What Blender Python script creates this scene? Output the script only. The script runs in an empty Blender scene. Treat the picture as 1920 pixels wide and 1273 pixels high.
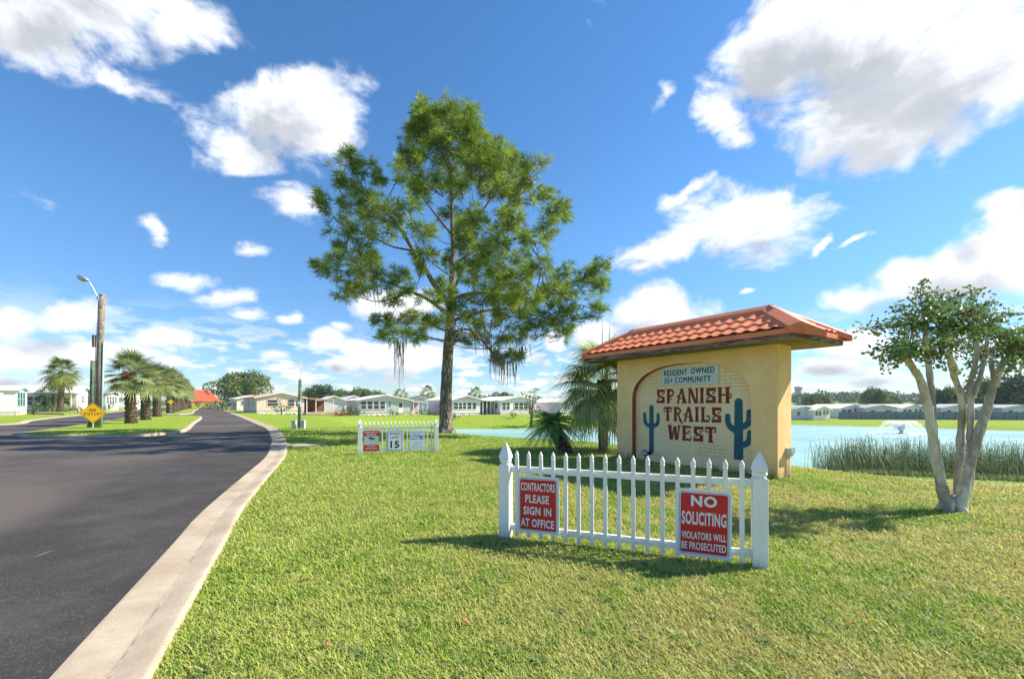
import bpy, bmesh, math, random
import numpy as np
from mathutils import Vector, Matrix
from mathutils.geometry import tessellate_polygon
random.seed(7); rng = np.random.default_rng(7)
R = math.radians
S = bpy.context.scene
COL = S.collection

# ------------------------------------------------------------------ camera
F_PX, CX, HY, CAMZ = 800.0, 960.0, 758.0, 1.5      # photo pixels: focal length, centre, horizon; metres
cam_d = bpy.data.cameras.new("camera"); cam = bpy.data.objects.new("camera", cam_d); COL.objects.link(cam)
cam.location = (0, 0, CAMZ); cam.rotation_euler = (R(90), 0, 0)
cam_d.sensor_width = 36; cam_d.lens = 15.0; cam_d.shift_y = (HY - 636.5) / 1920
cam_d.clip_start = 0.05; cam_d.clip_end = 9000
S.camera = cam
S.view_settings.view_transform = 'Standard'; S.view_settings.look = 'None'
S.view_settings.exposure = 1.33; S.view_settings.gamma = 1.0
S.cycles.use_denoising = True; S.cycles.denoiser = 'OPENIMAGEDENOISE'; S.cycles.denoising_prefilter = 'NONE'
S.cycles.max_bounces = 6; S.cycles.diffuse_bounces = 3; S.cycles.glossy_bounces = 3
S.cycles.transmission_bounces = 4; S.cycles.transparent_max_bounces = 6

# ------------------------------------------------------------------ sun
SUN_AZ, SUN_EL = 12.0, 42.0            # azimuth from +X towards +Y, elevation
sd = Vector((math.cos(R(SUN_AZ)) * math.cos(R(SUN_EL)), math.sin(R(SUN_AZ)) * math.cos(R(SUN_EL)), math.sin(R(SUN_EL))))
sun_d = bpy.data.lights.new("sun", 'SUN'); sun_d.energy = 3.6; sun_d.angle = R(0.55); sun_d.color = (1.0, 0.92, 0.78)
sun = bpy.data.objects.new("sun", sun_d); COL.objects.link(sun)
sun.rotation_euler = sd.to_track_quat('Z', 'Y').to_euler(); sun.location = (30, 5, 40)

# ------------------------------------------------------------------ sky with clouds (world)
W = bpy.data.worlds.new("World"); S.world = W; W.use_nodes = True
nt = W.node_tree; nt.nodes.clear()
def N(t, **k):
    n = nt.nodes.new(t)
    for a, b in k.items(): setattr(n, a, b)
    return n
def L(a, b): nt.links.new(a, b)
def M(op, a, b=None, c=None, clamp=False):
    n = nt.nodes.new('ShaderNodeMath'); n.operation = op; n.use_clamp = clamp
    for i, v in enumerate((a, b, c)):
        if v is None: continue
        if isinstance(v, (int, float)): n.inputs[i].default_value = v
        else: nt.links.new(v, n.inputs[i])
    return n.outputs[0]
def SS(v, lo, hi):
    n = nt.nodes.new('ShaderNodeMapRange'); n.interpolation_type = 'SMOOTHSTEP'
    nt.links.new(v, n.inputs[0]); n.inputs[1].default_value = lo; n.inputs[2].default_value = hi
    return n.outputs[0]
def azel(px, py):
    x, z = (px - CX) / F_PX, (HY - py) / F_PX
    return np.array([math.atan2(x, 1), math.atan2(z, math.hypot(x, 1))])
# cloud masses: photo centre, radii, tilt (deg, counter-clockwise), strength
CLOUDS = [(130,20,260,110,-8,1.45),(345,60,80,90,-60,.75),(230,150,90,30,-15,.35),
 (555,215,110,65,20,.72),(425,285,85,42,-20,.62),(610,250,80,70,0,.45),(520,375,75,32,-5,.42),
 (1470,110,120,85,60,.95),(1700,90,270,135,5,1.35),(1830,150,170,110,10,1.1),(1640,225,170,85,15,1.15),(1560,275,85,45,30,.7),(1355,235,45,60,50,.5),(1780,250,80,60,40,.6),
 (1380,420,120,62,8,1.0),(1250,465,90,38,10,.7),(1450,400,60,50,0,.75),(1210,500,35,25,0,.55),(1285,360,50,22,35,.3),
 (1860,480,120,55,20,1.05),(1700,520,70,40,0,.85),(1620,555,75,25,10,.65),(1890,400,60,50,30,.7),
 (1210,590,110,45,0,.95),(740,575,80,26,0,.8),(1130,620,60,30,0,.6),
 (150,590,100,30,0,.75),(20,600,60,36,0,.7),(300,632,75,26,0,.85),(350,530,65,20,-8,.42),(420,555,50,22,0,.35),(460,590,40,18,0,.4),(540,598,26,15,0,.55),(610,635,40,24,0,.75),(660,650,26,16,0,.55),(640,685,36,14,0,.7),
 (520,665,36,12,0,.5),(770,670,90,26,0,.7),(230,660,160,22,0,.4),(70,665,110,26,0,.5),(1600,640,90,22,0,.7),(1540,690,70,16,0,.6),(1700,665,80,20,0,.5),(1850,650,90,22,0,.5),
 (290,440,22,34,0,.22),(450,470,45,16,10,.2),(640,610,30,14,0,.3),(1545,455,30,10,35,.28),(1600,450,34,9,30,.25),(1390,545,18,8,0,.45),(1230,180,28,40,-30,.15),(1040,640,30,20,0,.5)]
def cloud_density(q, noise_vec, full=True):
    acc = None
    for (cx, cy, rx, ry, ang, st) in CLOUDS:
        if not full and st < .5: continue
        q0 = azel(cx, cy)
        J = np.array([(azel(cx + 1, cy) - q0), (azel(cx, cy - 1) - q0)]).T     # px (right, up) -> az, el
        a = math.radians(ang); Rm = np.array([[math.cos(a), -math.sin(a)], [math.sin(a), math.cos(a)]])
        A = J @ Rm @ np.diag([rx * 1.25, ry * 1.25])                           # unit disc -> az, el
        w, V = np.linalg.eigh(A @ A.T)
        th = math.atan2(V[1, 1], V[0, 1])
        mp = nt.nodes.new('ShaderNodeMapping'); mp.vector_type = 'TEXTURE'
        nt.links.new(q, mp.inputs[0]); mp.inputs['Location'].default_value = (q0[0], q0[1], 0)
        mp.inputs['Rotation'].default_value = (0, 0, th); mp.inputs['Scale'].default_value = (math.sqrt(w[1]), math.sqrt(w[0]), 1)
        ln = nt.nodes.new('ShaderNodeVectorMath'); ln.operation = 'LENGTH'; nt.links.new(mp.outputs[0], ln.inputs[0])
        v = M('MULTIPLY_ADD', ln.outputs['Value'], -0.75 * (.6 + .4 * st), 0.75 * (.35 + .65 * st))
        acc = v if acc is None else M('SMOOTH_MAX', acc, v, 0.10)
    acc = M('MAXIMUM', acc, -0.32)
    n1 = nt.nodes.new('ShaderNodeTexNoise'); n1.inputs['Scale'].default_value = 6.0; n1.inputs['Detail'].default_value = 10; n1.inputs['Roughness'].default_value = .60
    n1.inputs['Distortion'].default_value = .35
    nt.links.new(noise_vec, n1.inputs['Vector'])
    return M('ADD', acc, M('MULTIPLY_ADD', n1.outputs[0], 1.9, -1.02))
tc = N('ShaderNodeTexCoord'); sep = N('ShaderNodeSeparateXYZ'); L(tc.outputs['Generated'], sep.inputs[0])
az = M('ARCTAN2', sep.outputs[0], sep.outputs[1])
el = M('ARCSINE', M('MINIMUM', M('MAXIMUM', sep.outputs[2], -1.0), 1.0))
cq = N('ShaderNodeCombineXYZ'); L(az, cq.inputs[0]); L(el, cq.inputs[1])
# noise domain: the cloud deck seen in perspective (puffs shrink towards the horizon)
nq = N('ShaderNodeCombineXYZ'); L(sep.outputs[0], nq.inputs[0]); L(sep.outputs[1], nq.inputs[1]); L(M('MULTIPLY', sep.outputs[2], 1.5), nq.inputs[2])
wn = N('ShaderNodeTexNoise'); wn.inputs['Scale'].default_value = 5.5; wn.inputs['Detail'].default_value = 6; wn.inputs['Roughness'].default_value = .6; L(nq.outputs[0], wn.inputs['Vector'])
wv = N('ShaderNodeVectorMath'); wv.operation = 'MULTIPLY_ADD'; L(wn.outputs['Color'], wv.inputs[0]); wv.inputs[1].default_value = (.20, .14, 0); wv.inputs[2].default_value = (-.10, -.07, 0)
ws_ = N('ShaderNodeVectorMath'); ws_.operation = 'SCALE'; L(wv.outputs[0], ws_.inputs[0]); L(SS(el, .0, .5), ws_.inputs['Scale'])
wa = N('ShaderNodeVectorMath'); wa.operation = 'ADD'; L(cq.outputs[0], wa.inputs[0]); L(ws_.outputs[0], wa.inputs[1])
D = cloud_density(wa.outputs[0], nq.outputs[0])
off = N('ShaderNodeVectorMath'); off.operation = 'ADD'; L(wa.outputs[0], off.inputs[0]); off.inputs[1].default_value = (.035, .05, 0)
off2 = N('ShaderNodeVectorMath'); off2.operation = 'ADD'; L(nq.outputs[0], off2.inputs[0]); off2.inputs[1].default_value = (.03, .0, .06)
D2 = cloud_density(off.outputs[0], off2.outputs[0], full=False)
# low band of small cumulus near the horizon
hn = N('ShaderNodeTexNoise'); hm = N('ShaderNodeMapping'); L(cq.outputs[0], hm.inputs[0]); hm.inputs['Scale'].default_value = (9, 30, 1); hm.inputs['Location'].default_value = (3.3, 0, 0)
L(hm.outputs[0], hn.inputs['Vector']); hn.inputs['Scale'].default_value = 1.5; hn.inputs['Detail'].default_value = 6; hn.inputs['Roughness'].default_value = .55
band = M('MULTIPLY', SS(hn.outputs[0], .46, .58), M('MULTIPLY', SS(el, .21, .05), SS(el, -.01, .02)))
alpha = M('MAXIMUM', SS(D, -.15, .29), M('MULTIPLY', band, .9))
alpha = M('MULTIPLY', alpha, SS(el, -.01, .02))
thick = SS(D2, .05, .62)
fleck = N('ShaderNodeTexNoise'); fleck.inputs['Scale'].default_value = 2.2; fleck.inputs['Detail'].default_value = 5; L(nq.outputs[0], fleck.inputs['Vector'])
grey = M('MULTIPLY', thick, SS(fleck.outputs[0], .15, .50), clamp=True)
cc = N('ShaderNodeMix', data_type='RGBA'); L(grey, cc.inputs[0]); cc.inputs[6].default_value = (.90, .93, 1.0, 1); cc.inputs[7].default_value = (.46, .49, .54, 1)
sky = N('ShaderNodeTexSky'); sky.sky_type = 'NISHITA'; sky.sun_disc = False
sky.sun_elevation = R(SUN_EL); sky.sun_rotation = R(90 - SUN_AZ)
sky.altitude = 0; sky.air_density = 1.0; sky.dust_density = .05; sky.ozone_density = 3.0
hs = N('ShaderNodeHueSaturation'); hs.inputs['Saturation'].default_value = 1.22; hs.inputs['Value'].default_value = .68; L(sky.outputs[0], hs.inputs['Color'])
tint = N('ShaderNodeMix', data_type='RGBA'); tint.blend_type = 'MULTIPLY'; tint.inputs[0].default_value = 1; L(hs.outputs[0], tint.inputs[6])
tr_ = N('ShaderNodeMix', data_type='RGBA'); L(SS(el, .0, .42), tr_.inputs[0]); tr_.inputs[6].default_value = (.54, .65, .80, 1); tr_.inputs[7].default_value = (1, 1, 1, 1); L(tr_.outputs[2], tint.inputs[7])
b1 = N('ShaderNodeBackground'); L(tint.outputs[2], b1.inputs[0]); b1.inputs[1].default_value = .12
b2 = N('ShaderNodeBackground'); L(cc.outputs[2], b2.inputs[0]); b2.inputs[1].default_value = .50
mx = N('ShaderNodeMixShader'); L(alpha, mx.inputs[0]); L(b1.outputs[0], mx.inputs[1]); L(b2.outputs[0], mx.inputs[2])
wo = N('ShaderNodeOutputWorld'); L(mx.outputs[0], wo.inputs[0])
W.cycles.sampling_method = 'MANUAL'; W.cycles.sample_map_resolution = 512

# ------------------------------------------------------------------ materials
def new_mat(name):
    m = bpy.data.materials.new(name); m.use_nodes = True
    t = m.node_tree; b = t.nodes['Principled BSDF']
    return m, t, b
def mix_rgb(t, f, a, b):
    n = t.nodes.new('ShaderNodeMix'); n.data_type = 'RGBA'
    if isinstance(f, (int, float)): n.inputs[0].default_value = f
    else: t.links.new(f, n.inputs[0])
    for i, v in ((6, a), (7, b)):
        if isinstance(v, tuple): n.inputs[i].default_value = (*v[:3], 1)
        else: t.links.new(v, n.inputs[i])
    return n.outputs[2]
def noise(t, scale, detail=4, rough=.55, coord=None, sc=None, dist=0):
    n = t.nodes.new('ShaderNodeTexNoise'); n.inputs['Scale'].default_value = scale; n.inputs['Detail'].default_value = detail
    n.inputs['Roughness'].default_value = rough; n.inputs['Distortion'].default_value = dist
    if coord is None:
        c = t.nodes.new('ShaderNodeTexCoord'); coord = c.outputs['Object']
    if sc:
        mp = t.nodes.new('ShaderNodeMapping'); mp.inputs['Scale'].default_value = sc; t.links.new(coord, mp.inputs[0]); coord = mp.outputs[0]
    t.links.new(coord, n.inputs['Vector'])
    return n.outputs[0]
def rampf(t, v, lo, hi, a=0., b=1.):
    n = t.nodes.new('ShaderNodeMapRange'); n.interpolation_type = 'SMOOTHSTEP'; t.links.new(v, n.inputs[0])
    n.inputs[1].default_value = lo; n.inputs[2].default_value = hi; n.inputs[3].default_value = a; n.inputs[4].default_value = b
    return n.outputs[0]
def tmath(t, op, a, b=None):
    n = t.nodes.new('ShaderNodeMath'); n.operation = op
    for i, v in enumerate((a, b)):
        if v is None: continue
        if isinstance(v, (int, float)): n.inputs[i].default_value = v
        else: t.links.new(v, n.inputs[i])
    return n.outputs[0]
def bump(t, b, h, strength=.3, dist=.02):
    n = t.nodes.new('ShaderNodeBump'); n.inputs['Strength'].default_value = strength; n.inputs['Distance'].default_value = dist
    t.links.new(h, n.inputs['Height']); t.links.new(n.outputs[0], b.inputs['Normal'])
def simple(name, col, rough=.6, spec=.3, var=.18, scale=6, metal=0, bmp=0, bscale=40):
    m, t, b = new_mat(name)
    n = noise(t, scale, 5)
    dark = tuple(c * (1 - var) for c in col); lite = tuple(min(1, c * (1 + var)) for c in col)
    t.links.new(mix_rgb(t, rampf(t, n, .3, .7), dark, lite), b.inputs['Base Color'])
    b.inputs['Roughness'].default_value = rough; b.inputs['Specular IOR Level'].default_value = spec; b.inputs['Metallic'].default_value = metal
    if bmp: bump(t, b, noise(t, bscale, 4), bmp, .01)
    return m
def foliage(name, a, b_, trans=.3, rough=.6, patch=None, pscale=.6):
    """leaves: colour from the per-leaf attribute 'rnd'"""
    m, t, b = new_mat(name)
    at_ = t.nodes.new('ShaderNodeAttribute'); at_.attribute_name = 'rnd'
    c = mix_rgb(t, at_.outputs['Fac'], a, b_)
    if patch:
        c = mix_rgb(t, rampf(t, noise(t, pscale, 3), .54, .74, 0, .8), c, patch)
    t.links.new(c, b.inputs['Base Color']); b.inputs['Roughness'].default_value = rough; b.inputs['Specular IOR Level'].default_value = .25
    tr = t.nodes.new('ShaderNodeBsdfTranslucent'); t.links.new(c, tr.inputs[0])
    ms = t.nodes.new('ShaderNodeMixShader'); ms.inputs[0].default_value = trans
    t.links.new(b.outputs[0], ms.inputs[1]); t.links.new(tr.outputs[0], ms.inputs[2])
    t.links.new(ms.outputs[0], t.nodes['Material Output'].inputs[0])
    return m
def bark(name, a, b_, sc=(6, 6, 1.3), bs=.8, dist=.05, scale=2.2):
    m, t, b = new_mat(name)
    c = t.nodes.new('ShaderNodeTexCoord')
    mp = t.nodes.new('ShaderNodeMapping'); mp.inputs['Scale'].default_value = sc; t.links.new(c.outputs['Object'], mp.inputs[0])
    v = t.nodes.new('ShaderNodeTexVoronoi'); v.feature = 'DISTANCE_TO_EDGE'; v.inputs['Scale'].default_value = scale; t.links.new(mp.outputs[0], v.inputs['Vector'])
    n = noise(t, scale * 3, 5, .6, mp.outputs[0])
    h = rampf(t, v.outputs[0], .0, .22)
    f = tmath(t, 'MULTIPLY', h, rampf(t, n, .25, .75, .35, 1))
    t.links.new(mix_rgb(t, f, a, b_), b.inputs['Base Color']); b.inputs['Roughness'].default_value = .9
    b.inputs['Specular IOR Level'].default_value = .1
    bump(t, b, f, bs, dist)
    return m

MAT = {}
def grass_colour(t):
    """lawn colour by place: greener and strawy patches"""
    g = t.nodes.new('ShaderNodeNewGeometry'); P = g.outputs['Position']
    n1 = noise(t, .42, 4, .6, P); n2 = noise(t, 2.3, 4, .62, P); n3 = noise(t, .05, 3, .5, P)
    green = mix_rgb(t, rampf(t, n2, .3, .7), (.235, .36, .038), (.38, .50, .068))
    straw = mix_rgb(t, rampf(t, noise(t, 5, 3, .6, P), .35, .65), (.66, .56, .21), (.66, .47, .23))
    s = tmath(t, 'ADD', tmath(t, 'MULTIPLY', n1, .6), tmath(t, 'MULTIPLY', n2, .4))
    # the lawn by the fences is dry, the field beyond stays green
    sp = t.nodes.new('ShaderNodeSeparateXYZ'); t.links.new(P, sp.inputs[0])
    near = rampf(t, sp.outputs[1], 9, 17, 1, .0)
    right = rampf(t, sp.outputs[0], -2.5, 2.5, .30, 1.0)
    dry = tmath(t, 'MULTIPLY', tmath(t, 'MULTIPLY', rampf(t, s, .42, .53), near), tmath(t, 'MULTIPLY', right, .64))
    return mix_rgb(t, dry, green, straw), n2
def mk_ground():
    m, t, b = new_mat('lawn')
    c, n2 = grass_colour(t)
    g = t.nodes.new('ShaderNodeNewGeometry')
    f = noise(t, 26, 5, .7, g.outputs['Position'])
    dk = t.nodes.new('ShaderNodeMix'); dk.data_type = 'RGBA'; dk.blend_type = 'MULTIPLY'; dk.inputs[0].default_value = 1
    t.links.new(c, dk.inputs[6]); t.links.new(mix_rgb(t, rampf(t, f, .3, .7), (.50, .48, .45), (1.0, 1.0, 1.0)), dk.inputs[7])
    mow = noise(t, .25, 3, .5, g.outputs['Position'], (1, .35, 1))
    c2 = mix_rgb(t, rampf(t, mow, .4, .6, 0, .35), dk.outputs[2], (.24, .30, .06))
    t.links.new(c2, b.inputs['Base Color']); b.inputs['Roughness'].default_value = .95; b.inputs['Specular IOR Level'].default_value = .05
    bump(t, b, f, .7, .05)
    return m
MAT['lawn'] = mk_ground()
def mk_blade():
    m, t, b = new_mat('grass_blade')
    c, _ = grass_colour(t)
    at_ = t.nodes.new('ShaderNodeAttribute'); at_.attribute_name = 'rnd'
    c = mix_rgb(t, rampf(t, at_.outputs['Fac'], 0, 1, .0, .55), c, (.55, .68, .16))
    c = mix_rgb(t, rampf(t, at_.outputs['Fac'], .86, .9), c, (.58, .47, .25))
    t.links.new(c, b.inputs['Base Color']); b.inputs['Roughness'].default_value = .55; b.inputs['Specular IOR Level'].default_value = .25
    tr = t.nodes.new('ShaderNodeBsdfTranslucent'); t.links.new(c, tr.inputs[0])
    ms = t.nodes.new('ShaderNodeMixShader'); ms.inputs[0].default_value = .35
    t.links.new(b.outputs[0], ms.inputs[1]); t.links.new(tr.outputs[0], ms.inputs[2]); t.links.new(ms.outputs[0], t.nodes['Material Output'].inputs[0])
    return m
MAT['blade'] = mk_blade()
def mk_asphalt():
    m, t, b = new_mat('asphalt')
    g = t.nodes.new('ShaderNodeNewGeometry'); P = g.outputs['Position']
    big = noise(t, .16, 4, .6, P, dist=.6); fine = noise(t, 90, 3, .7, P); mid = noise(t, 1.2, 5, .65, P)
    sp_ = t.nodes.new('ShaderNodeSeparateXYZ'); t.links.new(P, sp_.inputs[0])
    kd = tmath(t, 'ADD', tmath(t, 'ADD', sp_.outputs[0], tmath(t, 'MULTIPLY', sp_.outputs[1], .49)), tmath(t, 'MULTIPLY', noise(t, .5, 3, .6, P), .9))
    # newer blacktop along the kerb, older greyer surface in the junction
    c = mix_rgb(t, rampf(t, big, .42, .58), (.056, .047, .040), (.112, .090, .073))
    c = mix_rgb(t, rampf(t, kd, -3.6, -2.6), c, (.036, .031, .028))
    c = mix_rgb(t, rampf(t, mid, .35, .75, 0, .5), c, (.105, .093, .086))
    c = mix_rgb(t, rampf(t, fine, .55, .72, 0, .7), c, (.23, .21, .19))
    c = mix_rgb(t, rampf(t, noise(t, 28, 4, .7, P), .5, .68, 0, .45), c, (.022, .02, .02))
    sc = noise(t, 3.5, 4, .7, P, (1, .22, 1))
    c = mix_rgb(t, rampf(t, sc, .66, .73, 0, .5), c, (.20, .18, .16))
    t.links.new(c, b.inputs['Base Color']); b.inputs['Roughness'].default_value = .82; b.inputs['Specular IOR Level'].default_value = .3
    bump(t, b, fine, .5, .006)
    return m
MAT['asphalt'] = mk_asphalt()
def mk_concrete(name, a, b_):
    m, t, b = new_mat(name)
    g = t.nodes.new('ShaderNodeNewGeometry'); P = g.outputs['Position']
    c = mix_rgb(t, rampf(t, noise(t, 1.1, 6, .65, P), .32, .68), a, b_)
    fine = noise(t, 60, 4, .7, P)
    c = mix_rgb(t, rampf(t, fine, .5, .8, 0, .5), c, tuple(x * .55 for x in a))
    c = mix_rgb(t, rampf(t, noise(t, 4, 4, .7, P), .62, .74, 0, .4), c, (.26, .20, .15))
    t.links.new(c, b.inputs['Base Color']); b.inputs['Roughness'].default_value = .9; b.inputs['Specular IOR Level'].default_value = .15
    bump(t, b, fine, .5, .006)
    return m
MAT['concrete'] = mk_concrete('kerb_concrete', (.40, .315, .22), (.56, .465, .35))
MAT['dirtline'] = simple('gutter_dirt', (.36, .30, .23), .95, .1, .3, 8)
def mk_water():
    m, t, b = new_mat('lake_water')
    g = t.nodes.new('ShaderNodeNewGeometry'); P = g.outputs['Position']
    c = mix_rgb(t, rampf(t, noise(t, .05, 3, .5, P, (1, 2.2, 1)), .35, .65), (.23, .42, .385), (.33, .52, .475))
    c = mix_rgb(t, rampf(t, noise(t, 1.4, 4, .6, P, (.5, 1.3, 1)), .5, .7, 0, .4), c, (.46, .68, .64))
    t.links.new(c, b.inputs['Base Color']); b.inputs['Roughness'].default_value = .32; b.inputs['Specular IOR Level'].default_value = .22
    bump(t, b, noise(t, 2.2, 5, .62, P, (.6, 1.4, 1)), .6, .14)
    return m
MAT['water'] = mk_water()
def mk_stucco():
    m, t, b = new_mat('yellow_stucco')
    c = t.nodes.new('ShaderNodeTexCoord'); P = c.outputs['Object']
    col = mix_rgb(t, rampf(t, noise(t, 1.3, 6, .65, P), .3, .7), (.88, .565, .235), (.97, .68, .34))
    col = mix_rgb(t, rampf(t, noise(t, 5, 6, .7, P, (1, 1, .35)), .56, .72, 0, .5), col, (.98, .74, .44))
    sp = t.nodes.new('ShaderNodeSeparateXYZ'); t.links.new(P, sp.inputs[0])
    grime = tmath(t, 'MULTIPLY', rampf(t, sp.outputs[2], .03, .45, 1, 0), rampf(t, noise(t, 4, 5, .7, P), .3, .6))
    col = mix_rgb(t, tmath(t, 'MULTIPLY', grime, .5), col, (.34, .27, .16))
    t.links.new(col, b.inputs['Base Color']); b.inputs['Roughness'].default_value = .85; b.inputs['Specular IOR Level'].default_value = .15
    bump(t, b, tmath(t, 'ADD', noise(t, 35, 4, .6, P), noise(t, 6, 4, .6, P)), .35, .012)
    return m
MAT['stucco'] = mk_stucco()
def mk_brickpanel():
    m, t, b = new_mat('painted_brick_panel')
    c = t.nodes.new('ShaderNodeTexCoord'); P = c.outputs['Object']
    sp = t.nodes.new('ShaderNodeSeparateXYZ'); t.links.new(P, sp.inputs[0])
    cb = t.nodes.new('ShaderNodeCombineXYZ'); t.links.new(sp.outputs[0], cb.inputs[0]); t.links.new(sp.outputs[2], cb.inputs[1])
    br = t.nodes.new('ShaderNodeTexBrick'); t.links.new(cb.outputs[0], br.inputs['Vector'])
    br.inputs['Scale'].default_value = 1; br.inputs['Brick Width'].default_value = .24; br.inputs['Row Height'].default_value = .082; br.inputs['Mortar Size'].default_value = .006
    br.inputs['Mortar Smooth'].default_value = .3
    # worn places where the brick courses show through the paint
    up = rampf(t, sp.outputs[2], 1.62, 1.95)
    low = tmath(t, 'MULTIPLY', tmath(t, 'MULTIPLY', rampf(t, sp.outputs[2], .25, .30), rampf(t, sp.outputs[2], .56, .62, 1, 0)), tmath(t, 'MULTIPLY', rampf(t, sp.outputs[0], 2.25, 2.35), rampf(t, sp.outputs[0], 3.0, 3.1, 1, 0)))
    mk = tmath(t, 'MAXIMUM', up, low)
    mk = tmath(t, 'MULTIPLY', mk, rampf(t, noise(t, 3, 4, .6, P), .30, .55, .25, 1))
    line = tmath(t, 'MULTIPLY', br.outputs['Fac'], mk)
    col = mix_rgb(t, rampf(t, noise(t, 1.5, 6, .65, P), .3, .7), (.90, .65, .33), (.97, .74, .43))
    col = mix_rgb(t, tmath(t, 'MULTIPLY', line, .75), col, (.45, .30, .10))
    t.links.new(col, b.inputs['Base Color']); b.inputs['Roughness'].default_value = .8; b.inputs['Specular IOR Level'].default_value = .15
    bump(t, b, tmath(t, 'SUBTRACT', noise(t, 30, 4, .6, P), tmath(t, 'MULTIPLY', line, 2.5)), .4, .012)
    return m
MAT['panel'] = mk_brickpanel()
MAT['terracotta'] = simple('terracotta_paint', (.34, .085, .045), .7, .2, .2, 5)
MAT['rooftile'] = simple('red_metal_tile', (.82, .25, .10), .5, .4, .14, 3, 0, .2, 12)
MAT['rooftrim'] = simple('red_metal_trim', (.76, .22, .09), .45, .4, .10, 2)
def mk_fascia():
    m, t, b = new_mat('weathered_fascia')
    c = t.nodes.new('ShaderNodeTexCoord'); P = c.outputs['Object']
    n = noise(t, 3, 6, .7, P, (1, 1, 5))
    col = mix_rgb(t, rampf(t, n, .42, .6), (.10, .045, .035), (.27, .20, .17))
    col = mix_rgb(t, rampf(t, noise(t, 9, 5, .7, P, (1, 1, 4)), .6, .7), col, (.42, .40, .38))
    t.links.new(col, b.inputs['Base Color']); b.inputs['Roughness'].default_value = .85
    bump(t, b, n, .3, .01)
    return m
MAT['fascia'] = mk_fascia()
MAT['soffit'] = simple('olive_soffit', (.24, .20, .10), .85, .1, .25, 3)
MAT['teal'] = simple('teal_paint', (.026, .125, .155), .6, .25, .2, 8)
MAT['redletter'] = simple('oxide_red_paint', (.245, .042, .028), .65, .2, .22, 9)
MAT['palebox'] = simple('pale_blue_board', (.62, .68, .68), .5, .3, .08, 3)
MAT['greenletter'] = simple('dark_green_paint', (.018, .085, .075), .6, .2, .2, 9)
MAT['vinyl'] = simple('white_vinyl', (.80, .81, .83), .35, .45, .05, 3)
def mk_vinyl(name):
    m, t, b = new_mat(name)
    c = t.nodes.new('ShaderNodeTexCoord'); P = c.outputs['Object']; sp = t.nodes.new('ShaderNodeSeparateXYZ'); t.links.new(P, sp.inputs[0])
    col = mix_rgb(t, rampf(t, noise(t, 4, 5, .65, P, (1, 1, .4)), .35, .75), (.86, .85, .83), (.74, .73, .70))
    g = tmath(t, 'MULTIPLY', rampf(t, sp.outputs[2], .0, .20, 1, 0), rampf(t, noise(t, 14, 4, .7, P), .3, .6))
    col = mix_rgb(t, tmath(t, 'MULTIPLY', g, .55), col, (.36, .34, .22))
    t.links.new(col, b.inputs['Base Color']); b.inputs['Roughness'].default_value = .38
    return m
MAT['vinyl'] = mk_vinyl('white_vinyl'); MAT['vinyl_dirty'] = mk_vinyl('white_vinyl_post')
MAT['signwhite'] = simple('sign_white', (.74, .76, .80), .35, .4, .05, 4)
MAT['signred'] = simple('sign_red', (.56, .012, .022), .35, .4, .10, 6)
MAT['signblue'] = simple('sign_blue', (.03, .22, .50), .35, .4, .08, 6)
MAT['signgrey'] = simple('sign_grey_blue', (.45, .55, .58), .4, .4, .08, 4)
MAT['navy'] = simple('sign_navy_line', (.035, .04, .12), .4, .3, .1, 6)
MAT['black'] = simple('black_paint', (.015, .016, .018), .5, .3, .2, 6)
MAT['yellowsign'] = simple('yellow_sign', (.98, .50, .01), .4, .4, .06, 4)
MAT['pole'] = simple('weathered_pole_wood', (.25, .21, .16), .9, .1, .35, 5, 0, .5, 20)
MAT['polegreen'] = simple('green_stained_wood', (.13, .19, .12), .9, .1, .3, 5, 0, .4, 20)
MAT['guard'] = simple('pale_teal_plastic', (.42, .62, .56), .5, .3, .08, 4)
MAT['metal'] = simple('galvanised_metal', (.45, .47, .48), .4, .5, .15, 8, .6)
MAT['cabinet'] = simple('cabinet_green_grey', (.50, .58, .54), .5, .3, .08, 4)
MAT['cabinet2'] = simple('cabinet_blue_grey', (.50, .56, .62), .5, .3, .08, 4)
MAT['needle'] = foliage('pine_needles', (.04, .115, .015), (.43, .54, .06), .35, .5, (.42, .45, .06), .4)
MAT['pinebark'] = bark('pine_bark', (.12, .095, .078), (.52, .415, .33), (2.6, 2.6, .62), .9, .06, 2.6)
MAT['limb'] = bark('limb_bark', (.10, .075, .06), (.38, .29, .22), (3, 3, 1), .6, .02, 4)
MAT['moss'] = foliage('spanish_moss', (.17, .16, .12), (.33, .31, .24), .2, .9)
MAT['palm'] = foliage('fan_palm_leaf', (.17, .28, .07), (.66, .70, .36), .42, .4)
MAT['palm2'] = foliage('median_palm_leaf', (.06, .13, .035), (.48, .52, .21), .3, .45)
MAT['sabal'] = foliage('sabal_leaf', (.07, .15, .03), (.40, .42, .11), .25, .45)
MAT['cycad'] = foliage('cycad_leaf', (.07, .22, .045), (.30, .50, .14), .32, .35)
MAT['boots'] = bark('palm_boots', (.075, .05, .035), (.30, .235, .17), (3, 3, 3), .9, .05, 3)
MAT['palmtrunk'] = bark('palm_trunk', (.13, .10, .075), (.34, .27, .19), (1.2, 1.2, 6), .6, .02, 3)
MAT['dryleaf'] = simple('dry_leaf', (.42, .19, .075), .8, .1, .3, 60)
MAT['orange'] = simple('orange_fruit_stalks', (.50, .13, .03), .8, .1, .2, 8)
MAT['oak'] = foliage('oak_leaves', (.07, .13, .03), (.27, .34, .09), .2, .6, (.20, .19, .06), .12)
MAT['oakdark'] = foliage('dark_tree_leaves', (.035, .085, .033), (.14, .21, .075), .15, .6)
MAT['bush'] = foliage('bush_leaves', (.06, .12, .03), (.22, .30, .07), .25, .6)
MAT['redbush'] = foliage('red_flower_leaves', (.35, .07, .04), (.60, .14, .07), .25, .6)
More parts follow.
